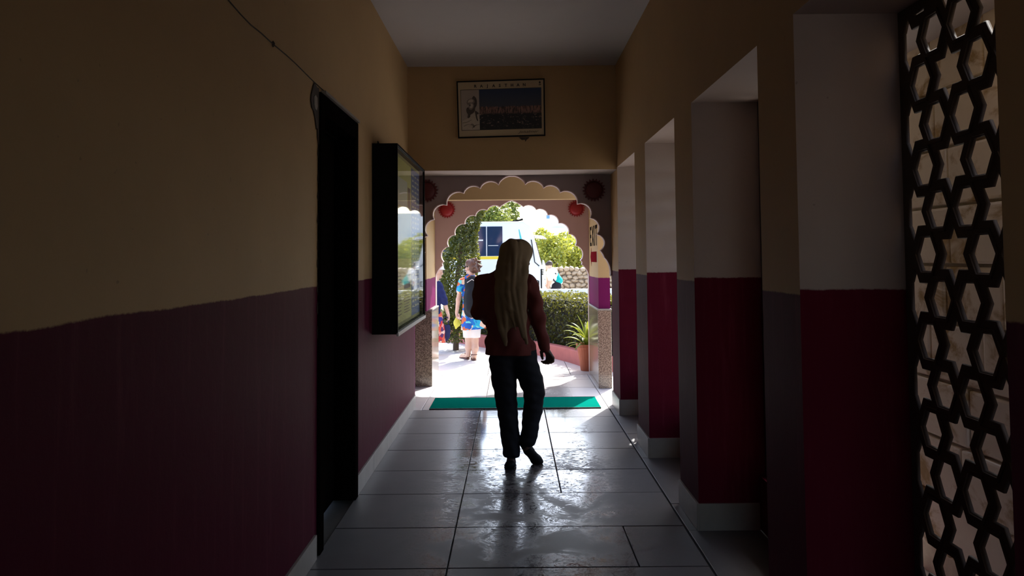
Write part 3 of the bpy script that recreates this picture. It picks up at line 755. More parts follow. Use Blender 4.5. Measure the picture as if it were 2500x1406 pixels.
def hand(fd, wrist, knuck, curl, thumb_side, back, s=1.0, bend=1.0):
    """palm from wrist to knuckles, four curled fingers of unequal length, thumb from the side of the palm.
    curl: direction fingers bend towards (palm side); thumb_side: across the palm to the thumb"""
    wv, kn = Vector(wrist), Vector(knuck); d = (kn - wv).normalized(); c = Vector(curl).normalized(); t = Vector(thumb_side).normalized()
    fd.cap(wv, wv.lerp(kn, .4), .024*s, .027*s, (c, .7), k=.015)
    for q in (-1, 0, 1): fd.cap(wv.lerp(kn, .25) + t * q * .012*s, kn + t * q * .026*s, .017*s, .014*s, (c, .8), k=.012)
    for i, ln in enumerate((.88, 1.0, .95, .76)):
        o = kn + t * (.031 - i * .0207) * s
        a1, a2, a3 = .45*bend, 1.25*bend, 2.0*bend
        p1 = o + s * ln * .040 * (d * math.cos(a1) + c * math.sin(a1)); p2 = p1 + s * ln * .027 * (d * math.cos(a2) + c * math.sin(a2)); p3 = p2 + s * ln * .020 * (d * math.cos(a3) + c * math.sin(a3))
        fd.chain([o, p1, p2, p3], [.0098*s, .0090*s, .0084*s, .0074*s], k=.003)
    b0 = wv.lerp(kn, .35) + t * .026*s; b1 = b0 + s * (t * .022 + d * .022 + c * .012); b2 = b1 + s * (d * .030 + t * .004 + c * .008); b3 = b2 + s * (d * .024 + c * .006)
    fd.chain([b0, b1, b2, b3], [.015*s, .0125*s, .0112*s, .009*s], k=.006)

def fabric(name, col, rough=.8, var=.25, sc=20, weave=0):
    mt, n, b = _mat(name); P = geo(n)
    f = noise(n, sc, 4, .6, P); g = noise(n, 300, 2, .6, P)
    n.links.new(mixc(n, f, tuple(x * (1 - var) for x in col), tuple(min(1, x * (1 + var)) for x in col)), b.inputs['Base Color'])
    b.inputs['Roughness'].default_value = rough; b.inputs['Specular IOR Level'].default_value = .25
    bump(n, b, g, .3, .001); return mt
def skin(name, col):
    mt, n, b = _mat(name); f = noise(n, 18, 4, .6, geo(n))
    n.links.new(mixc(n, f, tuple(x * .85 for x in col), tuple(min(1, x * 1.1) for x in col)), b.inputs['Base Color']); b.inputs['Roughness'].default_value = .5; return mt
M['skin_dark'] = skin('dark brown skin', (.10, .05, .032)); M['skin_fair'] = skin('sunlit fair skin', (.62, .40, .30))
M['shirt'] = fabric('dark maroon shirt cloth', (.12, .022, .018), .8); M['trousers'] = fabric('near black trouser cloth', (.012, .012, .017), .85)
M['scarf'] = fabric('olive brown scarf cloth', (.19, .128, .070), .85, .15, 14); M['shoe'] = plain('black shoe leather', (.010, .009, .009), .5, .2, 20, spec=.2)
M['eyewhite'] = plain('eye', (.5, .48, .45), .2, .1, 30)
def eyes(pts, parent, r=.0115):
    for p in pts:
        b = MB(); b.lathe(p, [(.001, -r), (r * .7, -r * .7), (r, 0), (r * .7, r * .7), (.001, r)], 10); part(b, 'eye', M['eyewhite'], parent, smooth=True)

# ---------------- the man in the headscarf, walking away towards the light
YM = 5.86
J = lambda x, y, dy=0: at(x, y, YM + dy)
man = empty('person', (J(1262, 1140).x, YM, 0)); tag(man, 'person in a maroon shirt, black trousers and olive headscarf walking away down the corridor', 'person')
bd = Field(.022)
fw = Vector((.80, .58, -.10))
HCm = J(1262, 629, .0)
ev = head(bd, HCm, fw, (0.05, .12, 1), 1.02)
bd.chain([J(1252, 655, .0), J(1243, 690, -.02)], [.058, .065])
bd.chain([J(1240, 700, 0), J(1238, 760, .0), J(1246, 850, .0)], [.13, .12, .12], ((0, 1, 0), .66)); bd.cap(J(1200, 690), J(1282, 690), .055)
bd.chain([J(1182, 692), J(1170, 762, -.01), J(1196, 778, .21)], [.05, .042, .03]); bd.chain([J(1288, 694), J(1314, 774), J(1329, 846, .03)], [.05, .041, .029])
hand(bd, J(1197, 779, .215), J(1206, 770, .30), (1, .1, -.3), (.1, -.2, 1), .95)
hand(bd, J(1330, 846, .03), J(1343, 871, .05), (-1, .15, -.25), (-.75, .75, .1), .92, 1.05)
bd.chain([J(1224, 878), J(1238, 985, .03), J(1248, 1110, -.03)], [.066, .048, .036]); bd.chain([J(1278, 878), J(1302, 962, .06), J(1286, 1080, -.02)], [.066, .048, .036])
bd.chain([J(1248, 1128, -.05), J(1246, 1136, .16)], [.036, .025]); bd.chain([J(1284, 1090, -.02), J(1310, 1124, .06)], [.034, .026])
body = field_obj(bd, .0048, 'body', M['skin_dark'], man); eyes(ev, man)
sh = Field(.035)
sh.chain([J(1236, 700, .0), J(1234, 735, -.01), J(1237, 785, .0), J(1250, 915, .0)], [.155, .165, .150, .200], ((0, 1, 0), .66))
sh.cap(J(1282, 845), J(1284, 905), .080, .088); sh.cap(J(1214, 845), J(1212, 905), .070, .078)
sh.cap(J(1190, 690), J(1283, 688), .066); sh.cap(J(1228, 672), J(1256, 668), .06)
sh.chain([J(1181, 692), J(1168, 762, -.015), J(1190, 776, .13), J(1198, 778, .2)], [.066, .060, .052, .046], k=.025)
sh.chain([J(1289, 694, 0), J(1303, 735), J(1315, 776, 0), J(1328, 848, .03)], [.068, .058, .054, .040], k=.02)
sh.cut(J(1250, 865), (-.02, 0, -1))
def shirt_folds(X, Y, Z):
    a = .0065 * np.sin(26 * X + 7 * Z + 3 * np.sin(6 * Z)) + .004 * np.sin(52 * (Z + .35 * np.abs(X)) + 9 * X + 4 * Y) * (np.abs(X + .03) > .16)
    return a + .003 * np.sin(60 * X - 20 * Z)
sh.disp = shirt_folds
field_obj(sh, .007, 'shirt', M['shirt'], man)
tr = Field(.03)
tr.cap(J(1227, 862), J(1282, 862), .088, None, ((0, 1, 0), .95))
tr.chain([J(1225, 880), J(1231, 930, .01), J(1237, 985, .03), J(1243, 1040, .0), J(1249, 1102, -.03)], [.097, .090, .078, .069, .067], k=.02)
tr.chain([J(1281, 880), J(1297, 930, .04), J(1305, 962, .06), J(1300, 1005, .03), J(1290, 1072, -.02)], [.094, .088, .073, .070, .060], k=.02)
tr.cap(J(1297, 965, .0), J(1313, 958, .02), .055, .05)
tr.cut(J(1249, 1112), (0, 0, -1))
tr.disp = lambda X, Y, Z: .0035 * np.sin(40 * Z + 14 * X + 3 * np.sin(20 * X)) * np.clip(1.1 - Z, .25, 1) + .0015 * np.sin(95 * Z + 30 * X + 20 * Y)
field_obj(tr, .0065, 'trousers', M['trousers'], man)
for (pts, rs, fl) in (([J(1246, 1134, -.075), J(1246, 1138, .0), J(1243, 1141, .10), J(1240, 1142, .175)], [.040, .041, .046, .034], .8),
                      ([J(1279, 1081, -.03), J(1291, 1100, .0), J(1309, 1122, .06), J(1317, 1127, .075)], [.037, .036, .040, .030], .9)):
    so = Field(.02).chain(pts, rs, ((0, 0, 1), fl)); so.cut((0, 0, .003), (0, 0, -1)); field_obj(so, .005, 'shoe', M['shoe'], man)
sc = Field(.022)
u_ = Vector((0, 0, 1))
sc.cap(HCm - fw * .035 + u_ * .035, HCm + fw * .028 + u_ * .045, .105, .098)
sc.cap(J(1240, 645, -.02), J(1247, 690, -.05), .085, .09); sc.cap(J(1268, 640, .0), J(1271, 668, -.03), .075, .06)
sc.cap(HCm + fw * .05 + u_ * .035, HCm + fw * .098 + u_ * .0, .06, .02)
strands = [([(1230, 608, -.06), (1219, 650, -.09), (1215, 705, -.12), (1217, 760, -.13), (1226, 805, -.14), (1234, 842, -.145)], [.030, .026, .026, .022, .020, .010]),
           ([(1238, 598, -.08), (1230, 650, -.11), (1227, 715, -.14), (1233, 775, -.145), (1236, 832, -.15)], [.026, .024, .026, .022, .010]),
           ([(1248, 590, -.09), (1242, 650, -.125), (1240, 715, -.15), (1250, 770, -.15), (1259, 806, -.15)], [.026, .023, .025, .018, .006]),
           ([(1257, 590, -.09), (1254, 650, -.125), (1252, 710, -.145), (1263, 770, -.15), (1277, 822, -.15)], [.026, .022, .025, .022, .014]),
           ([(1267, 594, -.07), (1266, 650, -.11), (1264, 705, -.135), (1273, 765, -.145), (1286, 838, -.148)], [.026, .024, .025, .022, .011]),
           ([(1277, 604, -.04), (1278, 650, -.07), (1277, 700, -.11), (1276, 735, -.13), (1279, 775, -.14)], [.026, .026, .024, .02, .008])]
sc.chain([J(1254, 625, -.05), J(1250, 665, -.085), J(1248, 705, -.115), J(1248, 745, -.125), J(1254, 780, -.13)], [.10, .112, .115, .098, .060], ((0, 1, 0), .30), k=.03)
sc.chain([J(1230, 690, -.11), J(1226, 750, -.125), J(1230, 800, -.135), J(1235, 832, -.14)], [.045, .042, .032, .014], ((0, 1, 0), .4), k=.02)
sc.chain([J(1268, 720, -.125), J(1274, 775, -.135), J(1281, 828, -.14)], [.05, .036, .014], ((0, 1, 0), .4), k=.02)
sc.chain([J(1224, 720, -.135), J(1244, 752, -.15), J(1270, 770, -.15)], [.014, .018, .012], None, .02); sc.chain([J(1252, 640, -.115), J(1236, 682, -.135), J(1216, 712, -.125)], [.012, .017, .013], None, .02)
sc.cap(J(1218, 672, -.07), J(1276, 664, -.08), .03, .03, None, .03)
for (pts, rs) in strands: sc.chain([J(x, y, d - .004) for (x, y, d) in pts], [r * (.72 if y < 800 else 1) for r, (x, y, d) in zip(rs, pts)], ((0, 1, 0), .8), k=.014)
sc.disp = lambda X, Y, Z: .0035 * np.sin(75 * (X + .12 * Z) + 4 * np.sin(7 * Z)) * (.6 + .4 * np.sin(23 * X + 9 * Z))
# the opening in front of the face
sc.cut(HCm + fw * .108 + u_ * -.01, fw + Vector((0, 0, -.05)))
field_obj(sc, .0052, 'headscarf', M['scarf'], man)

# ---------------- woman with the backpack
def floral():
    mt, n, b = _mat('floral summer cloth'); P = geo(n)
    v = n.nodes.new('ShaderNodeTexVoronoi'); v.inputs['Scale'].default_value = 15
    wv = n.nodes.new('ShaderNodeVectorMath'); wv.operation = 'ADD'; nz = noise(n, 6, 2, .5, P, 0, 'Color'); n.links.new(P, wv.inputs[0]); n.links.new(scaled(n, nz, (.16, .16, .16)), wv.inputs[1])
    n.links.new(wv.outputs[0], v.inputs['Vector'])
    sx = n.nodes.new('ShaderNodeSeparateColor'); n.links.new(v.outputs['Color'], sx.inputs[0])
    r = n.nodes.new('ShaderNodeValToRGB'); n.links.new(sx.outputs[0], r.inputs[0]); r.color_ramp.interpolation = 'CONSTANT'
    for i, (p, c) in enumerate(((0, (.01, .10, .45)), (.3, (.02, .40, .62)), (.48, (.55, .12, .04)), (.68, (.01, .17, .55)), (.8, (.75, .55, .40)), (.9, (.15, .62, .62)))):
        if i < 2: e = r.color_ramp.elements[i]; e.position = p
        else: e = r.color_ramp.elements.new(p)
        e.color = c4(c)
    n.links.new(r.outputs[0], b.inputs['Base Color']); b.inputs['Roughness'].default_value = .8; return mt
M['floral'] = floral()
M['hair'] = plain('chestnut hair', (.10, .045, .025), .5, .4, 40); M['pack'] = fabric('black pack nylon', (.010, .013, .018), .8)
M['whitecloth'] = fabric('white cotton', (.75, .73, .70), .8, .05); M['sandal'] = plain('brown sandal leather', (.10, .035, .025), .5, .2, 30)
M['yellowbag'] = plain('yellow print bag', (.62, .58, .06), .5, .25, 60); M['dark'] = plain('dark lens', (.01, .01, .012), .2, .1, 10)
M['navy'] = fabric('navy knit', (.012, .018, .085), .8); M['navybag'] = fabric('navy canvas', (.016, .020, .075), .75)
YW = 11.95
K = lambda x, y, dy=0: at(x, y, YW + dy)
wo_ = empty('person', (K(1150, 870).x, YW, 0)); tag(wo_, 'person in a bright floral tunic with a black backpack, seen from behind beside the vine', 'person')
bd = Field(.02); fw = Vector((-.86, .50, 0))
Hc = K(1150, 652); ev = head(bd, Hc, fw, (0, 0, 1), .95)
bd.chain([K(1152, 664), K(1151, 682)], [.048, .052]); bd.chain([K(1150, 692), K(1150, 735), K(1152, 790)], [.11, .10, .13], ((0, 1, 0), .68)); bd.cap(K(1130, 688), K(1170, 688), .045)
bd.chain([K(1127, 689), K(1119, 732, -.02), K(1115, 763, .05)], [.043, .035, .025]); bd.chain([K(1173, 689), K(1181, 732, -.02), K(1184, 765, .04)], [.043, .035, .025])
hand(bd, K(1115, 763, .05), K(1115.5, 772, .07), (1, 0, -.1), (.2, 1, 0), .85, 1.1); hand(bd, K(1184, 765, .04), K(1184, 774, .06), (-1, 0, -.1), (-.2, 1, 0), .85, .8)
bd.chain([K(1143, 792), K(1144, 828, .02), K(1143.5, 848, .0), K(1143, 864, -.02)], [.085, .052, .05, .034]); bd.chain([K(1159, 792), K(1159.5, 830, .0), K(1160, 850, -.03), K(1157.5, 868, -.06)], [.085, .053, .051, .034])
Lf, Rf = Vector((K(1141, 872).x, 12.05, .0)), Vector((K(1158, 876).x, 11.92, .0))
bd.chain([K(1143, 864, -.02), Lf + Vector((0, -.01, .045)), Lf + Vector((-.10, .10, .03))], [.034, .036, .03]); bd.chain([K(1157.5, 868, -.06), Rf + Vector((0, -.01, .045)), Rf + Vector((-.02, .15, .03))], [.034, .036, .03])
field_obj(bd, .0065, 'body', M['skin_fair'], wo_); eyes(ev, wo_, .011)
hr = Field(.02); random.seed(5)
hr.cap(Hc - fw * .03 + u_ * .035, Hc + fw * .015 + u_ * .05, .088, .075)
hr.cap(Hc - fw * .05 + u_ * -.02, Hc - fw * .03, .075, .07)
for i in range(34):
    a, t = random.uniform(0, 6.28), random.uniform(0, 1)
    c = Hc - fw * random.uniform(.0, .12) + Vector((math.cos(a) * .05, math.sin(a) * .05, -.06 + t * .19)); hr.cap(c, c + Vector((random.uniform(-.03, .03), random.uniform(-.03, .03), random.uniform(-.02, .03))), random.uniform(.014, .024), k=.012)
hr.cut(Hc + fw * .055, fw); field_obj(hr, .007, 'hair', M['hair'], wo_)
b = MB(); c = Hc + fw * .092 + u_ * .006; rr = fw.cross(u_)
for q in (-1, 1):
    b.obox(c + rr * q * .034 - fw * .012, rr * .026, fw * .004, u_ * .02); b.obox(c + rr * q * .07 - fw * .055, rr * .003, fw * .05, u_ * .005)
part(b, 'sunglasses', M['dark'], wo_)
dr = Field(.03)
dr.chain([K(1150, 690), K(1150, 720), K(1151, 745), K(1154, 775), K(1157, 806)], [.135, .130, .125, .165, .215], ((0, 1, 0), .7)); dr.cap(K(1131, 687), K(1169, 687), .055)
dr.chain([K(1128, 688), K(1123, 709, -.01)], [.058, .062], k=.02); dr.chain([K(1172, 688), K(1177, 709, -.01)], [.058, .062], k=.02)
dr.cut(K(1157, 803), (.08, 0, -1)); dr.disp = lambda X, Y, Z: .008 * np.sin(38 * X + 12 * Y + 5 * Z) * np.clip((.95 - Z) * 3, .2, 1.2)
field_obj(dr, .010, 'tunic', M['floral'], wo_)
st = Field(.02); st.cap(K(1144, 792), K(1143.5, 826, .015), .098, .078); st.cap(K(1159.5, 792), K(1160, 826), .098, .078); st.cut(K(1150, 824), (0, 0, -1)); field_obj(st, .009, 'shorts', M['whitecloth'], wo_)
pk = Field(.04); pk.chain([K(1153, 690, -.17), K(1153, 730, -.19), K(1151, 757, -.17)], [.105, .125, .115], ((0, 1, 0), .75)); pk.cap(K(1152, 716, -.26), K(1151, 752, -.27), .07, .085, ((0, 1, 0), .6)); bp = field_obj(pk, .010, 'backpack', M['pack'], wo_)
b = MB()
for x in (1137, 1166): b.tube([K(x, 700, -.15), K(x, 684, -.08), K(x, 680, .0), K(x, 690, .10), K(x, 730, .09)], .019, 8)
place(b.build('shoulder_strap', M['pack'], smooth=True), bp)
b = MB(); b.tube([K(1148, 679, -.16), K(1152, 674, -.17), K(1157, 679, -.16)], .008, 6); place(b.build('grab_loop', M['pack'], smooth=True), bp)
b = MB(); b.tube([K(1140, 690, -.26), K(1152, 682, -.25), K(1165, 690, -.26), K(1167, 720, -.28)], .006, 6); place(b.build('zip', M['alum']), bp)
for ft, dx in ((Lf, -.10), (Rf, -.02)):
    so = Field(.02).chain([ft + Vector((.0, -.06, .012)), ft + Vector((dx, .15, .012))], [.04, .045], ((0, 0, 1), .35)); sd_ = field_obj(so, .007, 'sandal', M['sandal'], wo_)
    b = MB(); q = ft + Vector((0, -.015, .085)); b.tube([q + Vector((.046 * math.cos(a), .05 * math.sin(a), .0)) for a in [k * math.pi / 5 for k in range(11)]], .007, 6)
    q = ft + Vector((dx * .7, .09, .03)); b.tube([q + Vector((.048 * math.cos(a), 0, .035 * math.sin(a))) for a in [k * math.pi / 5 for k in range(6)]], .009, 6)
    place(b.build('sandal_strap', M['sandal']), sd_)
# yellow pouch hanging from the hand
by = Field(.02).chain([K(1115, 776, .10), K(1116, 788, .10), K(1113, 801, .10)], [.020, .055, .016], ((0, 1, 0), .45))
yb = empty('pouch', K(1115, 790, .1)); tag(yb, 'yellow printed pouch hanging from the hand of the floral tunic person', 'bag'); field_obj(by, .007, 'pouch_body', M['yellowbag'], yb)
b = MB(); b.tube([K(1115, 780, .10), K(1113.5, 773, .085), K(1116.5, 772, .085), K(1116, 780, .10)], .005, 6); part(b, 'handle', M['yellowbag'], yb)

# ---------------- person with the navy sleeve, mostly hidden by the left pier
YN = 12.5
Q = lambda x, y, dy=0: at(x, y, YN + dy)
pn = empty('person', (Q(1056, 860).x, YN, 0)); tag(pn, 'person in a navy top and white cap, half hidden behind the left pier', 'person')
bd = Field(.02); Hn = Q(1070, 664); fwn = Vector((.35, .93, 0)); ev = head(bd, Hn, fwn, (0, 0, 1), .95)
bd.chain([Q(1066, 676), Q(1060, 694)], [.05, .055]); bd.chain([Q(1054, 702), Q(1054, 740), Q(1052, 790)], [.11, .11, .13], ((0, 1, 0), .7)); bd.cap(Q(1036, 695), Q(1070, 695), .045)
bd.chain([Q(1071, 697), Q(1083, 730, -.02), Q(1093, 763, .05)], [.046, .038, .027]); bd.chain([Q(1034, 697), Q(1026, 735), Q(1026, 768, .05)], [.046, .038, .027])
hand(bd, Q(1093, 763, .05), Q(1096, 773, .05), (-.6, 0, -.5), (-.2, 1, 0), .9, 1.15); hand(bd, Q(1026, 768, .05), Q(1026, 778, .05), (.6, 0, -.5), (.2, 1, 0), .9, .8)
bd.chain([Q(1046, 795), Q(1046, 830), (Q(1046, 860).x, YN, .06)], [.09, .055, .035]); bd.chain([Q(1062, 795), Q(1062, 830), (Q(1062, 860).x, YN, .06)], [.09, .055, .035])
for x in (1046, 1062): bd.cap((Q(x, 860).x, YN - .02, .05), (Q(x, 860).x, YN + .14, .035), .04, .032)
field_obj(bd, .0075, 'body', M['skin_fair'], pn); eyes(ev, pn)
nv = Field(.03); nv.chain([Q(1054, 700), Q(1054, 740), Q(1054, 776)], [.14, .14, .15], ((0, 1, 0), .72)); nv.cap(Q(1036, 695), Q(1070, 695), .058); nv.chain([Q(1071, 697), Q(1082, 727, -.02), Q(1085.5, 738, .0)], [.066, .060, .056], k=.02); nv.chain([Q(1034, 697), Q(1027, 733)], [.064, .055], k=.02)
nv.cut(Q(1054, 778), (0, 0, -1)); nv.disp = lambda X, Y, Z: .004 * np.sin(70 * Z + 20 * X); field_obj(nv, .009, 'navy_top', M['navy'], pn)
M['redprint'] = M['floral'].copy(); M['redprint'].name = 'red print cloth'
for e, c in zip([q for q in M['redprint'].node_tree.nodes if q.type == 'VALTORGB'][0].color_ramp.elements, ((.5, .03, .03), (.7, .5, .4), (.08, .02, .10), (.6, .1, .05), (.03, .03, .2), (.7, .3, .25))): e.color = c4(c)
sk = Field(.03); sk.chain([Q(1055, 772), Q(1057, 810), Q(1057, 838)], [.155, .19, .21], ((0, 1, 0), .75)); sk.cut(Q(1056, 836), (0, 0, -1)); sk.disp = lambda X, Y, Z: .008 * np.sin(45 * X + 10 * Y); field_obj(sk, .011, 'skirt', M['redprint'], pn)
cp = Field(.01); cp.cap(Hn + u_ * .05 - fwn * .02, Hn + u_ * .06 + fwn * .01, .098, .088); cp.cut(Hn + u_ * .035, (0, 0, -1)); cp2 = Field(.01)
cpo = field_obj(cp, .008, 'cap', M['whitecloth'], pn)
cp2.cap(Hn + u_ * .045 + fwn * .09, Hn + u_ * .035 + fwn * .15, .07, .05, ((0, 0, 1), .15)); field_obj(cp2, .006, 'cap_peak', M['whitecloth'], pn)
b = MB(); rr = fwn.cross(u_); c = Hn + fwn * .09
for q in (-1, 1): b.obox(c + rr * q * .034, rr * .026, fwn * .004, u_ * .018); b.obox(c + rr * q * .068 - fwn * .05, rr * .003, fwn * .05, u_ * .005)
part(b, 'sunglasses', M['dark'], pn)
sh_ = Field(.02)
for x in (1046, 1062): s2 = Field(.02).cap((Q(x, 860).x, YN - .03, .02), (Q(x, 860).x, YN + .16, .02), .045, .045, ((0, 0, 1), .45)); field_obj(s2, .008, 'shoe', M['navy'], pn)
tb = empty('tote_bag', Q(1084, 830, .05)); tag(tb, 'navy canvas tote bag with looped handles hanging from a hand', 'bag')
def ring_(pts, dy): return [Q(x, y, .05 + dy) for (x, y) in pts]
b = MB(); outl = [(1071, 792), (1098, 793), (1100, 800), (1099, 822), (1093, 832), (1084, 834), (1067, 830), (1068, 805)]
fr_, bk_ = ring_(outl, -.06), ring_(outl, .06); b.prism(fr_, bk_[0] - fr_[0]); part(b, 'bag_body', M['navybag'], tb, bevel=.012, smooth=True)
for dy in (-.03, .05):
    b = MB(); b.tube([Q(1079, 794, dy + .04), Q(1081, 780, dy + .04), Q(1088, 774, .05), Q(1096, 777, .05), Q(1094.5, 783, dy + .04), Q(1095, 794, dy + .04)], .009, 6); part(b, 'handle', M['navybag'], tb, smooth=True)
b = MB(); b.tube([Q(1078, 763, .02), Q(1075, 775, .02), Q(1072, 793, .04)], .011, 6); part(b, 'long_strap', M['navybag'], tb)

# ---------------- bent person with the teal backpack by the bus
YT = 22.0
G = lambda x, y, dy=0: at(x, y, YT + dy)
pt = empty('person', (G(1357, 700).x, YT, 0)); tag(pt, 'person in a white shirt with a teal backpack bending beside the bus', 'person')
M['hairdark'] = plain('short dark hair', (.05, .03, .022), .6, .3, 40); M['teal'] = fabric('teal pack cloth', (.0, .36, .33), .6, .1)
bd = Field(.03); Ht = G(1341, 649); fwt = Vector((-.80, .1, -.55)); ev = head(bd, Ht, fwt, (-.5, 0, .85), 1.0)
bd.chain([G(1344, 655), G(1348, 664)], [.055, .06]); bd.chain([G(1350, 668), G(1355, 682), G(1359, 694)], [.14, .13, .15], ((0, 1, 0), .9))
bd.chain([G(1347, 667, -.19), G(1344, 684, -.22), G(1339, 701, -.15)], [.06, .045, .032]); bd.chain([G(1346, 667, .19), G(1337, 678, .2), G(1336, 692, .15)], [.06, .045, .032])
hand(bd, G(1339, 701, -.15), G(1337.5, 707, -.15), (0, 1, 0), (-1, 0, 0), .95, .8); hand(bd, G(1336, 692, .15), G(1334.5, 698, .15), (0, -1, 0), (-1, 0, 0), .95, .8)
gz = lambda p, z: Vector((p.x, p.y, z))
bd.chain([G(1359, 697, -.1), gz(G(1346, 715, -.14), .52), gz(G(1356, 740, -.14), .09)], [.10, .065, .045]); bd.chain([G(1360, 697, .1), gz(G(1348, 715, .14), .50), gz(G(1358, 740, .14), .09)], [.10, .065, .045])
for (x, dy) in ((1355, -.14), (1357, .14)): p_ = gz(G(x, 745, dy), .045); bd.cap(p_, p_ + Vector((-.17, 0, 0)), .045, .035)
field_obj(bd, .011, 'body', M['skin_fair'], pt); eyes(ev, pt)
hr = Field(.02); ut = Vector((-.5, 0, .85)).normalized(); hr.cap(Ht + ut * .045 - fwt.normalized() * .04, Ht + ut * .05 + fwt.normalized() * .02, .088, .078); hr.cut(Ht + ut * .015, -ut + fwt * .6); field_obj(hr, .011, 'hair', M['hairdark'], pt)
ws = Field(.04); ws.chain([G(1348, 667), G(1354, 682), G(1359, 695)], [.17, .165, .18], ((0, 1, 0), .95)); ws.chain([G(1347, 667, -.19), G(1344.5, 680, -.215)], [.085, .075]); ws.chain([G(1346, 667, .19), G(1340, 675, .2)], [.085, .075]); ws.cut(G(1359, 697), (.35, 0, -1)); ws.disp = lambda X, Y, Z: .006 * np.sin(40 * Z + 25 * X); field_obj(ws, .012, 'shirt', M['whitecloth'], pt)
dt = Field(.03); dt.cap(G(1359, 697, -.08), G(1359, 697, .1), .135); dt.chain([G(1359, 698, -.1), gz(G(1346, 715, -.14), .52), gz(G(1355.5, 738, -.14), .12)], [.115, .085, .065]); dt.chain([G(1360, 698, .1), gz(G(1348, 715, .14), .5), gz(G(1357.5, 738, .14), .12)], [.115, .085, .065]); field_obj(dt, .012, 'trousers', M['trousers'], pt)
for (x, dy) in ((1355, -.14), (1357, .14)): p_ = gz(G(x, 745, dy), .035); s2 = Field(.02).cap(p_ + Vector((.04, 0, .0)), p_ + Vector((-.19, 0, 0)), .05, .045, ((0, 0, 1), .6)); field_obj(s2, .010, 'shoe', M['shoe'], pt)
pk = Field(.04); pk.chain([G(1359, 671, -.05), G(1362, 685, -.05), G(1362, 694, -.05)], [.07, .13, .10], ((0, 1, 0), .95)); tpk = field_obj(pk, .012, 'backpack', M['teal'], pt)
b = MB(); b.tube([G(1358, 669, -.2), G(1352, 665, -.2), G(1347, 672, -.2), G(1352, 684, -.19), G(1360, 692, -.17)], .018, 6); place(b.build('shoulder_strap', M['trousers']), tpk)

# ================================================================ OUTSIDE
b = MB(); b.box((-14, 10.36, -.2), (14, 17.0, -.012)); plaza = struct(b, 'pavement', M['grout'])
b = MB(); b.box((1.485, 4.2, -.2), (14, 10.36, -.012)); b.box((2.3, -4, -.2), (14, 4.2, -.012)); b.box((-14, 8.25, -.2), (-1.61, 10.36, -.012)); b.box((-14, -30, -.2), (14, -2.72, -.012)); M['garden'] = plain('dusty garden earth', (.36, .32, .27), .9, .15, 3); struct(b, 'pavement_side', M['garden'])
slabs = {}
y = 10.36
for r in range(5):
    y1 = y + (1.15 if r else 1.0)
    for i in range(-5, 6):
        x0 = i * 1.1 - .35 + .0; key = r > 0
        bb = MB(); bb.box((-.546, -(y1 - y) / 2 + .004, -.012), (.546, (y1 - y) / 2 - .004, 0))
        if key not in slabs: o = bb.build('paving_slab', M['plaza'], bevel=.003); slabs[key] = o.data
        else: o = bpy.data.objects.new('paving_slab', slabs[key]); COL.objects.link(o)
        o.location = (x0 + .55, (y + y1) / 2, 0); o.parent = plaza
    y = y1
M['road'] = plain('pale dusty road', (.48, .45, .40), .9, .1, 2)
b = MB(); b.box((-60, 17.0, -.2), (60, 90, -.02)); struct(b, 'road', M['road'])

# red planter kerb, curving
M['kerb'] = plain('red kerb plaster', (.50, .15, .13), .75, .2, 9, bumpy=.4)
kp = [(-3.2, 16.2), (-2.2, 15.5), (-1.167, 14.47), (-.49, 13.50), (.0, 12.90), (.367, 12.43), (.68, 11.85), (.88, 11.35), (1.0, 10.95), (1.12, 10.6), (1.5, 10.55)]
def sm(pts, n=4):
    out = []
    for i in range(len(pts) - 1):
        p0, p1, p2, p3 = [Vector(pts[max(0, min(len(pts) - 1, i + k))]) for k in (-1, 0, 1, 2)]
        for j in range(n):
            t = j / n; out.append(.5 * ((2*p1) + (p2-p0)*t + (2*p0-5*p1+4*p2-p3)*t*t + (3*p1-p0-3*p2+p3)*t**3))
    return out + [Vector(pts[-1])]
kl = sm(kp)
def offs(line, d):
    o = []
    for i, p in enumerate(line):
        t = (line[min(i+1, len(line)-1)] - line[max(i-1, 0)]).normalized(); o.append(p + Vector((-t.y, t.x)) * d)
    return o
ko = offs(kl, .13)
b = MB(); n_ = len(kl); vs = []
for p, q in zip(kl, ko): vs += [(p.x, p.y, 0), (p.x, p.y, .185), (p.x + (q.x-p.x)*.12, p.y + (q.y-p.y)*.12, .2), (q.x, q.y, .2), (q.x, q.y, 0)]
b.add(vs, [(i*5+k, i*5+5+k, i*5+6+k, i*5+1+k) for i in range(n_ - 1) for k in range(4)] + [(0, 1, 2, 3, 4), tuple((n_-1)*5 + k for k in (4, 3, 2, 1, 0))])
tag(b.build('planter_kerb', M['kerb']), 'low red plastered kerb curving in front of the clipped hedge', 'kerb')
M['soil'] = plain('dry soil', (.14, .09, .06), .95, .3, 15)

# ---- foliage
def leafmat(name, c0, c1, tr=.35):
    mt = bpy.data.materials.new(name); mt.use_nodes = True; n = mt.node_tree; n.nodes.clear()
    o = n.nodes.new('ShaderNodeOutputMaterial'); r = geo(n, 'Random Per Island'); col = mixc(n, r, c0, c1)
    d = n.nodes.new('ShaderNodeBsdfPrincipled'); d.inputs['Roughness'].default_value = .45; n.links.new(col, d.inputs['Base Color'])
    t = n.nodes.new('ShaderNodeBsdfTranslucent'); n.links.new(mixc(n, .4, col, (.45, .42, .04)), t.inputs[0])
    mx = n.nodes.new('ShaderNodeMixShader'); mx.inputs[0].default_value = tr
    n.links.new(d.outputs[0], mx.inputs[1]); n.links.new(t.outputs[0], mx.inputs[2]); n.links.new(mx.outputs[0], o.inputs[0]); return mt
M['leafdark'] = leafmat('vine leaves', (.03, .048, .012), (.10, .125, .025)); M['leafhedge'] = leafmat('hedge leaves', (.028, .036, .009), (.085, .088, .022))
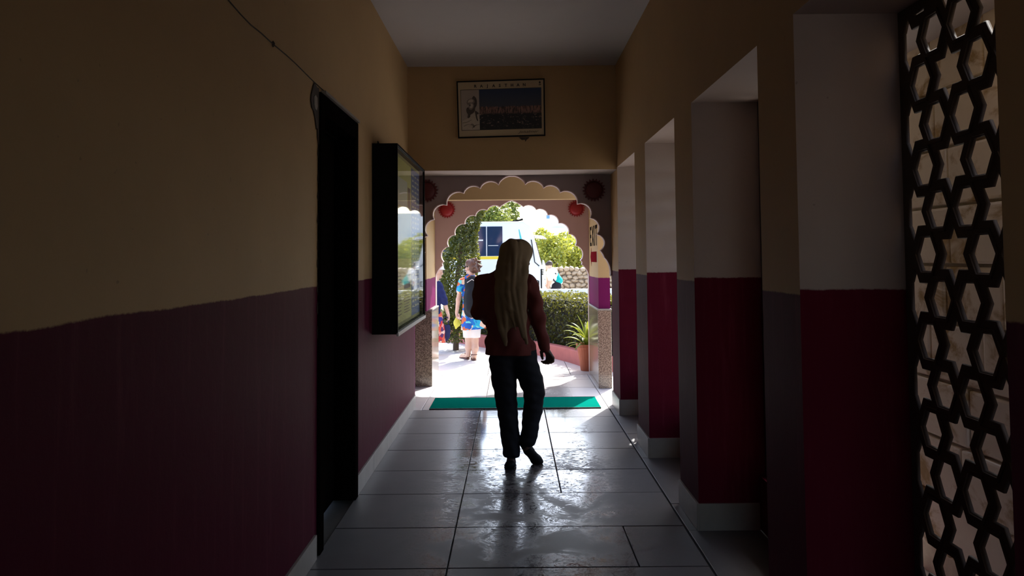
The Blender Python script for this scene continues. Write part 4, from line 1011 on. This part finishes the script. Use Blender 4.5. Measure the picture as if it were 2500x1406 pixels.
M['leafpale'] = leafmat('pale tree leaves', (.22, .26, .03), (.42, .42, .07), .4); M['leaftall'] = leafmat('tall tree leaves', (.07, .12, .025), (.2, .26, .06), .4)
M['leafpot'] = leafmat('pot plant blades', (.06, .11, .015), (.16, .22, .02), .45); M['bark'] = plain('brown bark', (.10, .07, .05), .9, .3, 14, bumpy=.5)
def leaves(name, pts, size, mat, parent, seed=0, asp=.55, nrm=None):
    rng = np.random.default_rng(seed); P = np.array(pts); n = len(P)
    d = rng.normal(size=(n, 3)); d /= np.linalg.norm(d, axis=1)[:, None]; e = np.cross(d, rng.normal(size=(n, 3))); e /= np.linalg.norm(e, axis=1)[:, None]
    f = np.cross(d, e); s = size * rng.uniform(.65, 1.25, n)[:, None]
    a = P - d * s * .5; c = P + d * s * .5; m1 = P + e * s * asp * .5 + f * s * .08; m2 = P - e * s * asp * .5 + f * s * .08
    V = np.stack([a, m1, c, m2], 1).reshape(-1, 3); F = np.arange(4 * n).reshape(n, 4)
    me = bpy.data.meshes.new(name); me.vertices.add(len(V)); me.vertices.foreach_set('co', V.ravel()); me.loops.add(4*n); me.loops.foreach_set('vertex_index', F.ravel().astype(np.int32))
    me.polygons.add(n); me.polygons.foreach_set('loop_start', np.arange(0, 4*n, 4, dtype=np.int32)); me.polygons.foreach_set('loop_total', np.full(n, 4, dtype=np.int32)); me.materials.append(mat); me.update(calc_edges=True)
    o = bpy.data.objects.new(name, me); COL.objects.link(o); o['kind'] = 'stuff'; return place(o, parent)
rng = np.random.default_rng(4)
# vine column left of the way out
vx = at(1112, 700, 13.2).x
vine = empty('climbing_vine', (vx, 13.2, 0)); tag(vine, 'tall leafy vine column standing behind the person in floral', 'vine')
P_ = []
for i in range(12000):
    z = rng.uniform(.15, 3.0); t = z / 3.0; lean = .02 + .16 * max(0, z - 1.1); r = .27 + .06 * math.sin(5 * z + 1) + .04 * t
    a = rng.uniform(0, 2*math.pi); q = r * (rng.uniform(.45, 1) ** .5); P_.append((vx + lean + q * math.cos(a), 13.2 + q * math.sin(a), z))
leaves('foliage', P_, .062, M['leafdark'], vine, 1)
b = MB(); b.tube([(vx, 13.2, 0), (vx + .03, 13.2, 1.2), (vx + .25, 13.2, 2.9)], [.05, .04, .03], 8); part(b, 'stem', M['bark'], vine)
# clipped hedge following the kerb
hedge = empty('hedge', (.6, 12.6, 0)); tag(hedge, 'clipped green hedge growing behind the red kerb', 'hedge')
hl = offs(kl, .55); P_ = []; seg = [(hl[i], hl[i+1]) for i in range(len(hl) - 1)]; ln = np.array([(q - p).length for p, q in seg]); pr = ln / ln.sum()
for i in range(15000):
    p, q = seg[rng.choice(len(seg), p=pr)]; c = p.lerp(q, rng.uniform()); t = (q - p).normalized(); nn = Vector((-t.y, t.x))
    h_ = .93 if c.x > -.4 else .93 - min(.45, (-.4 - c.x) * .9)
    s_ = rng.integers(0, 10)
    off = -.36 if s_ < 5 else (.36 if s_ < 7 else rng.uniform(-.36, .36)); z = h_ if s_ >= 7 else rng.uniform(.12, h_)
    P_.append((c.x + nn.x * (off + rng.normal(0, .03)), c.y + nn.y * (off + rng.normal(0, .03)), z + rng.normal(0, .025)))
leaves('foliage', P_, .055, M['leafhedge'], hedge, 2)
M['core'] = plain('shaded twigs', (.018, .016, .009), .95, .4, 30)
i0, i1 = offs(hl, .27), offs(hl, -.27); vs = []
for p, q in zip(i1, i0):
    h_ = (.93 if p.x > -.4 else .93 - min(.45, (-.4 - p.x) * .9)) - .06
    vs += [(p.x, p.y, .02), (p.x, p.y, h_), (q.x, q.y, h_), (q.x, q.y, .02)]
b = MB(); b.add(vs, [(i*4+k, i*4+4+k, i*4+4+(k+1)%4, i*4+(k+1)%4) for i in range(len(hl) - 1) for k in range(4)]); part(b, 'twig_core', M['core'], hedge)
b = MB(); bedo = offs(kl, .1); bedi = offs(kl, 1.05); vs = []
for p, q in zip(bedo, bedi): vs += [(p.x, p.y, .10), (q.x, q.y, .10), (p.x, p.y, 0), (q.x, q.y, 0)]
b.add(vs, [(i*4, i*4+4, i*4+5, i*4+1) for i in range(len(kl) - 1)] + [(i*4+1, i*4+5, i*4+7, i*4+3) for i in range(len(kl) - 1)]); struct(b, 'trim_3', M['soil'])
# potted plant at the right pier
px_, py_ = at(1437, 910, 10.72).x, 10.74
pot = empty('potted_plant', (px_, py_, 0)); tag(pot, 'potted plant with arching yellow green blades beside the right pier', 'potted plant')
M['clay'] = plain('terracotta', (.36, .10, .05), .8, .2, 14)
b = MB(); b.lathe((px_, py_, 0), [(.105, 0), (.15, .30), (.155, .30), (.165, .315), (.165, .36), (.145, .36), (.14, .31), (.02, .30)], 24); part(b, 'pot', M['clay'], pot, smooth=False)
b = MB(); b.lathe((px_, py_, .31), [(.142, -.01), (.10, .012), (.01, .018)], 16); part(b, 'soil', M['soil'], pot)
random.seed(21)
def blade(a, L, el, droop, wd):
    L *= .74; wd *= 1.1; el = min(1.5, el + .12)
    bb = MB(); n = 9; p = Vector((px_ + .03 * math.cos(a), py_ + .03 * math.sin(a), .33)); e = el; vs = []
    sd = Vector((-math.sin(a), math.cos(a), 0))
    for i in range(n + 1):
        t = i / n; wd_ = wd * (math.sin(math.pi * min(1, .12 + t * .88)) ** .8) * (1 if t < .98 else .1); up = Vector((-math.cos(a) * math.sin(e), -math.sin(a) * math.sin(e), math.cos(e)))
        vs += [p - sd * wd_ + up * wd_ * .35, p, p + sd * wd_ + up * wd_ * .35]
        p = p + Vector((math.cos(a) * math.cos(e), math.sin(a) * math.cos(e), math.sin(e))) * L / n; e -= droop / n * (.4 + 1.3 * t)
    bb.add(vs, [(i*3+k, i*3+3+k, i*3+4+k, i*3+1+k) for i in range(n) for k in (0, 1)]); part(bb, 'leaf', M['leafpot'], pot, smooth=True)
for (a, L, el, dr_, wd) in [(2.9, .62, 1.35, .55, .034), (3.3, .60, 1.15, 1.5, .032), (3.05, .55, .95, 1.55, .030), (3.6, .56, 1.2, 1.6, .030), (2.6, .55, 1.2, 1.2, .032), (3.0, .48, .6, 1.3, .028), (3.9, .5, 1.0, 1.8, .028), (2.3, .45, .8, 1.6, .028),
                            (1.6, .55, 1.2, 1.2, .032), (1.0, .52, 1.1, 1.5, .030), (.3, .5, 1.2, 1.5, .03), (5.6, .5, 1.1, 1.5, .03), (4.7, .52, 1.25, 1.4, .032), (4.4, .48, .8, 1.9, .028), (5.1, .45, .7, 1.9, .028), (3.3, .42, .3, 1.2, .026), (4.0, .40, .2, 1.4, .026), (2.8, .36, .1, 1.0, .024), (4.6, .5, 1.45, .6, .03)]:
    blade(a, L, el, dr_, wd)

# ---- white bus
YBUS = 20.0
Bp = lambda x, y: at(x, y, YBUS)
M['buswhite'] = plain('bus white', (.72, .72, .71), .25, .03, 2, coat=.5); M['busglass'] = plain('dark blue tinted glass', (.008, .022, .06), .06, .1, 2, spec=.8)
M['yellow_stripe'] = plain('yellow stripe', (.75, .52, .02), .4, .05, 6); M['rubber'] = plain('tyre rubber', (.015, .015, .015), .8, .2, 20)
xl = -7.2; xr = Bp(1331, 700).x; zr = Bp(1200, 541).z
bus = empty('bus', (-3, YBUS, 0)); tag(bus, 'white bus with dark tinted windows and a yellow stripe parked beyond the hedge', 'bus')
pf = [(xl, .42), (xl, zr - .12), (xl + .12, zr), (Bp(1278, 541).x, zr), (Bp(1297, 556).x, zr - .13), (Bp(1307, 590).x, Bp(1307, 590).z), (Bp(1322, 645).x, Bp(1322, 645).z), (xr, Bp(1331, 690).z), (xr + .04, .62), (xr, .42)]
b = MB(); b.prism([(x, YBUS, z) for (x, z) in pf], (0, 2.0, 0)); part(b, 'body_shell', M['buswhite'], bus, bevel=.05)
zt_, zb_ = Bp(1190, 553).z, Bp(1190, 625).z
x = Bp(1228, 600).x
for k in range(6):
    x1 = x; x0 = x1 - .42 if k % 2 == 0 else x1 - .45
    b = MB(); b.box((x0 + .012, YBUS - .012, zb_), (x1 - .012, YBUS + .02, zt_)); wn = part(b, 'window', M['busglass'], bus, bevel=.004)
    if k == 1: b = MB(); b.box((x0 + .1, YBUS - .016, (zb_ + zt_) / 2 + .01), (x0 + .36, YBUS - .012, (zb_ + zt_) / 2 + .045)); place(b.build('vent_strip', M['alum']), wn)
    if k == 0: b = MB(); b.box((x0 + .04, YBUS - .016, zb_ + .26), (x0 + .30, YBUS - .012, zb_ + .275)); place(b.build('slider_rail', M['alum']), wn)
    b = MB(); b.box((x0 - .012, YBUS - .018, zb_ + .05), (x0 + .012, YBUS - .010, zt_ - .32)); place(b.build('catch_bar', M['alum']), wn)
    x = x0
b = MB(); b.box((xl + .1, YBUS - .006, Bp(1190, 633).z), (Bp(1228, 630).x, YBUS + .01, Bp(1190, 626).z)); part(b, 'stripe', M['yellow_stripe'], bus)
b = MB(); b.prism([(Bp(a, c).x, YBUS - .008, Bp(a, c).z) for (a, c) in ((1266, 560), (1272, 600), (1278, 600), (1268, 560))], (0, .01, 0)); M['tealstripe'] = plain('teal flash', (.05, .45, .45), .4, .05, 6); part(b, 'flash_mark', M['tealstripe'], bus)
b = MB(); b.prism([(Bp(1309.5, 590).x, YBUS + .12, Bp(1307, 590).z), (Bp(1323.5, 645).x, YBUS + .12, Bp(1322, 645).z), (Bp(1321.5, 645).x, YBUS + .12, Bp(1322, 645).z), (Bp(1307.5, 590).x, YBUS + .12, Bp(1307, 590).z)], (0, 1.76, 0)); part(b, 'windscreen', M['busglass'], bus)
b = MB()
b.tube([(Bp(a, c).x, YBUS - .012, Bp(a, c).z) for (a, c) in ((1297, 585), (1304, 628), (1305.5, 640), (1317, 650))], .012, 6); part(b, 'door_seam', M['black'], bus)
b = MB(); b.box((Bp(1320, 660).x, YBUS - .02, Bp(1320, 704).z), (Bp(1323, 660).x, YBUS + .01, Bp(1320, 655).z))
for k in range(4): z = Bp(1320, 657 + k * 4).z; b.box((Bp(1322, 660).x, YBUS - .02, z - .02), (Bp(1327, 660).x, YBUS + .01, z))
part(b, 'grille_frame', M['black'], bus)
b = MB(); b.lathe((Bp(1320, 652).x, YBUS - .03, Bp(1320, 652).z), [(.001, -.02), (.04, -.012), (.055, .02), (.05, .04)], 12, axis='Y'); part(b, 'lamp', M['white'], bus)
b = MB(); b.tube([(Bp(a, c).x, YBUS - .02, Bp(a, c).z) for (a, c) in ((1311, 685), (1315, 686), (1315, 697), (1310, 698))], .016, 6); part(b, 'step_rail', M['black'], bus)
b = MB(); b.prism([(Bp(a, c).x, YBUS + .5, Bp(a, c).z) for (a, c) in ((1326, 634), (1330, 636), (1334, 650), (1335, 682), (1324, 682))], (0, .06, 0)); part(b, 'open_door', M['white'], bus, bevel=.01)
b = MB(); b.prism([(Bp(a, c).x, YBUS + .1, Bp(a, c).z) for (a, c) in ((1303, 573), (1325, 575), (1336, 583), (1306, 580))], (0, .7, 0)); part(b, 'sun_visor', M['buswhite'], bus, bevel=.01)
b = MB(); b.prism([(Bp(a, c).x, YBUS + .3, Bp(a, c).z) for (a, c) in ((1234, 541), (1268, 534), (1276, 531), (1278, 536), (1270, 538), (1240, 542.5))], (0, .06, 0)); b.tube([(Bp(1238, 540).x, YBUS + .3, Bp(1238, 540).z), (Bp(1277, 545).x, YBUS + .25, Bp(1277, 542).z)], .018, 6); part(b, 'roof_arm', M['black'], bus)
for xw in (xr - .9, xl + 1.4):
    for yw in (YBUS - .02, YBUS + 1.8):
        b = MB(); b.lathe((xw, yw, .40), [(.22, 0), (.38, .01), (.40, .05), (.40, .17), (.38, .21), (.22, .22)], 24, axis='Y'); wh = part(b, 'wheel', M['rubber'], bus)
        b = MB(); b.lathe((xw, yw - .004, .40), [(.02, -.01), (.2, 0), (.22, .02)], 16, axis='Y'); place(b.build('hub', M['alum']), wh)

# ---- sunlit low parapet beyond the hedge
M['parapet'] = plain('white parapet', (.70, .68, .64), .8, .05, 4)
b = MB(); b.box((Bp(1322, 700).x - .3, 18.6, -.02), (9, 18.85, at(1380, 706, 18.6).z)); pa = tag(b.build('low_parapet', M['parapet'], bevel=.02), 'low sunlit white parapet between the hedge and the rubble wall', 'parapet')

# ---- rubble wall, stone by stone
YR = 24.5
zt0 = at(1390, 652, YR).z
M['mortar'] = plain('pale mortar', (.20, .15, .11), .95, .2, 9, bumpy=.4)
M['rubble'] = leafmat('rubble stones', (.13, .09, .06), (.40, .30, .20), 0)
x0, x1 = at(1338, 690, YR).x, 8.0
b = MB(); b.box((x0, YR + .08, -.02), (x1, YR + .5, zt0 - .05)); rw = tag(b.build('rubble_wall', M['mortar']), 'rough rubble stone wall behind the bus, trees rising over it', 'wall')
random.seed(8)
def rock(c, sx, sy, sz):
    bm = bmesh.new(); bmesh.ops.create_icosphere(bm, subdivisions=1, radius=1)
    for v in bm.verts:
        q = 1 + random.uniform(-.22, .12); v.co = Vector((v.co.x * sx * q, v.co.y * sy * q, v.co.z * sz * q))
    me = bpy.data.meshes.new('stone'); bm.to_mesh(me); bm.free(); me.materials.append(M['rubble']); return me
rocks = [rock(None, random.uniform(.10, .15), .12, random.uniform(.075, .105)) for _ in range(12)]
z = .04; n_st = 0
while z < zt0 - .03:
    x = x0 + random.uniform(0, .1)
    while x < min(x1, 3.2):
        o = bpy.data.objects.new('stone', random.choice(rocks)); COL.objects.link(o); o.location = (x - 0, YR + .07 + random.uniform(-.03, .02), z + random.uniform(-.02, .02)); o.rotation_euler = (0, random.uniform(-.5, .5), 0); o.parent = rw; x += random.uniform(.15, .21); n_st += 1
    z += .125

# ---- trees beyond the wall and behind the bus
def tree(cx, cy, base, blobs, n, size, mat, label, seed, grp=None, trunk=.09):
    rg = np.random.default_rng(seed); t = empty('tree', (cx, cy, 0)); tag(t, label, 'tree', grp); pts = []
    wts = np.array([q[3] ** 2 for q in blobs]); wts = wts / wts.sum()
    for i in range(n):
        bx, by, bz, br = blobs[rg.choice(len(blobs), p=wts)]; d = rg.normal(size=3); d /= np.linalg.norm(d); r = br * rg.uniform(.35, 1) ** .5
        pts.append((bx + d[0]*r, by + d[1]*r, bz + d[2]*r*.85))
    leaves('foliage', pts, size, mat, t, seed)
    bb = MB(); top = max(blobs, key=lambda q: q[2]); bb.tube([(cx, cy, 0), (cx + .1, cy, base * .6), (top[0], top[1], top[2])], [trunk, trunk * .75, trunk * .3], 8)
    for (bx, by, bz, br) in blobs[:6]: bb.tube([(cx + .08, cy, base * .5), (bx, by, bz)], [trunk * .5, trunk * .15], 6)
    part(bb, 'trunk', M['bark'], t)
def blobs_px(lst, Y): return [(at(x, y, Y + dy).x, Y + dy, at(x, y, Y + dy).z, r) for (x, y, dy, r) in lst]
tree(at(1352, 640, 27).x, 27, 1.6, blobs_px([(1345, 630, 0, .55), (1330, 612, .3, .5), (1362, 605, .2, .5), (1350, 642, -.2, .5), (1338, 590, .3, .38)], 27), 2600, .13, M['leafpale'], 'pale yellow green tree directly behind the bent person', 31, None, .06)
tree(at(1400, 640, 28).x, 28, 1.6, blobs_px([(1395, 622, 0, .62), (1420, 635, .3, .55), (1380, 640, -.2, .5), (1410, 645, -.3, .5), (1385, 605, .3, .5), (1437, 625, .3, .6), (1460, 640, .3, .7)], 28), 4200, .13, M['leafpale'], 'bushy yellow green tree over the right end of the rubble wall', 32, None, .07)
tree(at(1324, 575, 34).x, 34, 2.2, blobs_px([(1322, 573, 0, .35), (1310, 590, 0, .5), (1345, 592, 0, .4), (1380, 585, 0, .4)], 34), 1100, .16, M['leafpale'], 'thin sunlit tree top just right of the bus roof', 33, None, .06)
tree(at(1190, 560, 30).x, 30, 2.2, blobs_px([(1195, 528, 0, .5), (1170, 536, .4, .5), (1215, 520, .2, .55), (1222, 540, -.3, .45), (1180, 520, .3, .35), (1150, 545, 0, .5), (1120, 520, 0, .8)], 30), 5200, .13, M['leaftall'], 'tall green tree rising behind the bus roof', 34, None, .12)
tree(at(1254, 540, 33).x, 33, 2.2, blobs_px([(1254, 525, 0, .28), (1258, 500, .2, .24), (1247, 510, 0, .22), (1250, 540, 0, .25), (1240, 488, 0, .3)], 33), 900, .13, M['leaftall'], 'slender tree with sparse leaves near the arch apex', 35, None, .05)

# ---- pale house far behind the trees
YH = 46
H_ = lambda x, y: at(x, y, YH)
M['house'] = plain('whitewashed house', (.82, .81, .79), .8, .04, 1); M['pale_glass'] = plain('sky blue pane', (.12, .28, .50), .15, .1, 2)
hs = empty('house', (H_(1400, 640).x, YH, 0)); tag(hs, 'white flat roofed house far behind the trees on the right', 'house')
b = MB(); b.box((H_(1332, 600).x, YH, 0), (H_(1490, 600).x, YH + 7, H_(1340, 518).z)); part(b, 'wall', M['house'], hs)
b = MB(); b.box((H_(1345, 600).x, YH - .8, H_(1345, 559).z), (H_(1380, 600).x, YH, H_(1345, 557.5).z)); part(b, 'ledge', M['house'], hs)
b = MB(); b.box((H_(1373, 600).x, YH - .8, H_(1373, 578).z), (H_(1440, 600).x, YH, H_(1373, 576).z)); part(b, 'ledge', M['house'], hs)
for (xa, ya, xb, yb) in ((1333, 524, 1343, 535), (1344, 545, 1348, 547), (1384, 578, 1388, 586), (1400, 590, 1408, 600)):
    b = MB(); b.box((H_(xa, yb).x, YH - .06, H_(xa, yb).z), (H_(xb, yb).x, YH + .05, H_(xa, ya).z)); wd_ = part(b, 'window_frame', M['house'], hs)
    b = MB(); b.box((H_(xa, yb).x + .03, YH - .07, H_(xa, yb).z + .03), (H_(xb, yb).x - .03, YH - .055, H_(xa, ya).z - .03)); place(b.build('pane', M['pale_glass']), wd_)
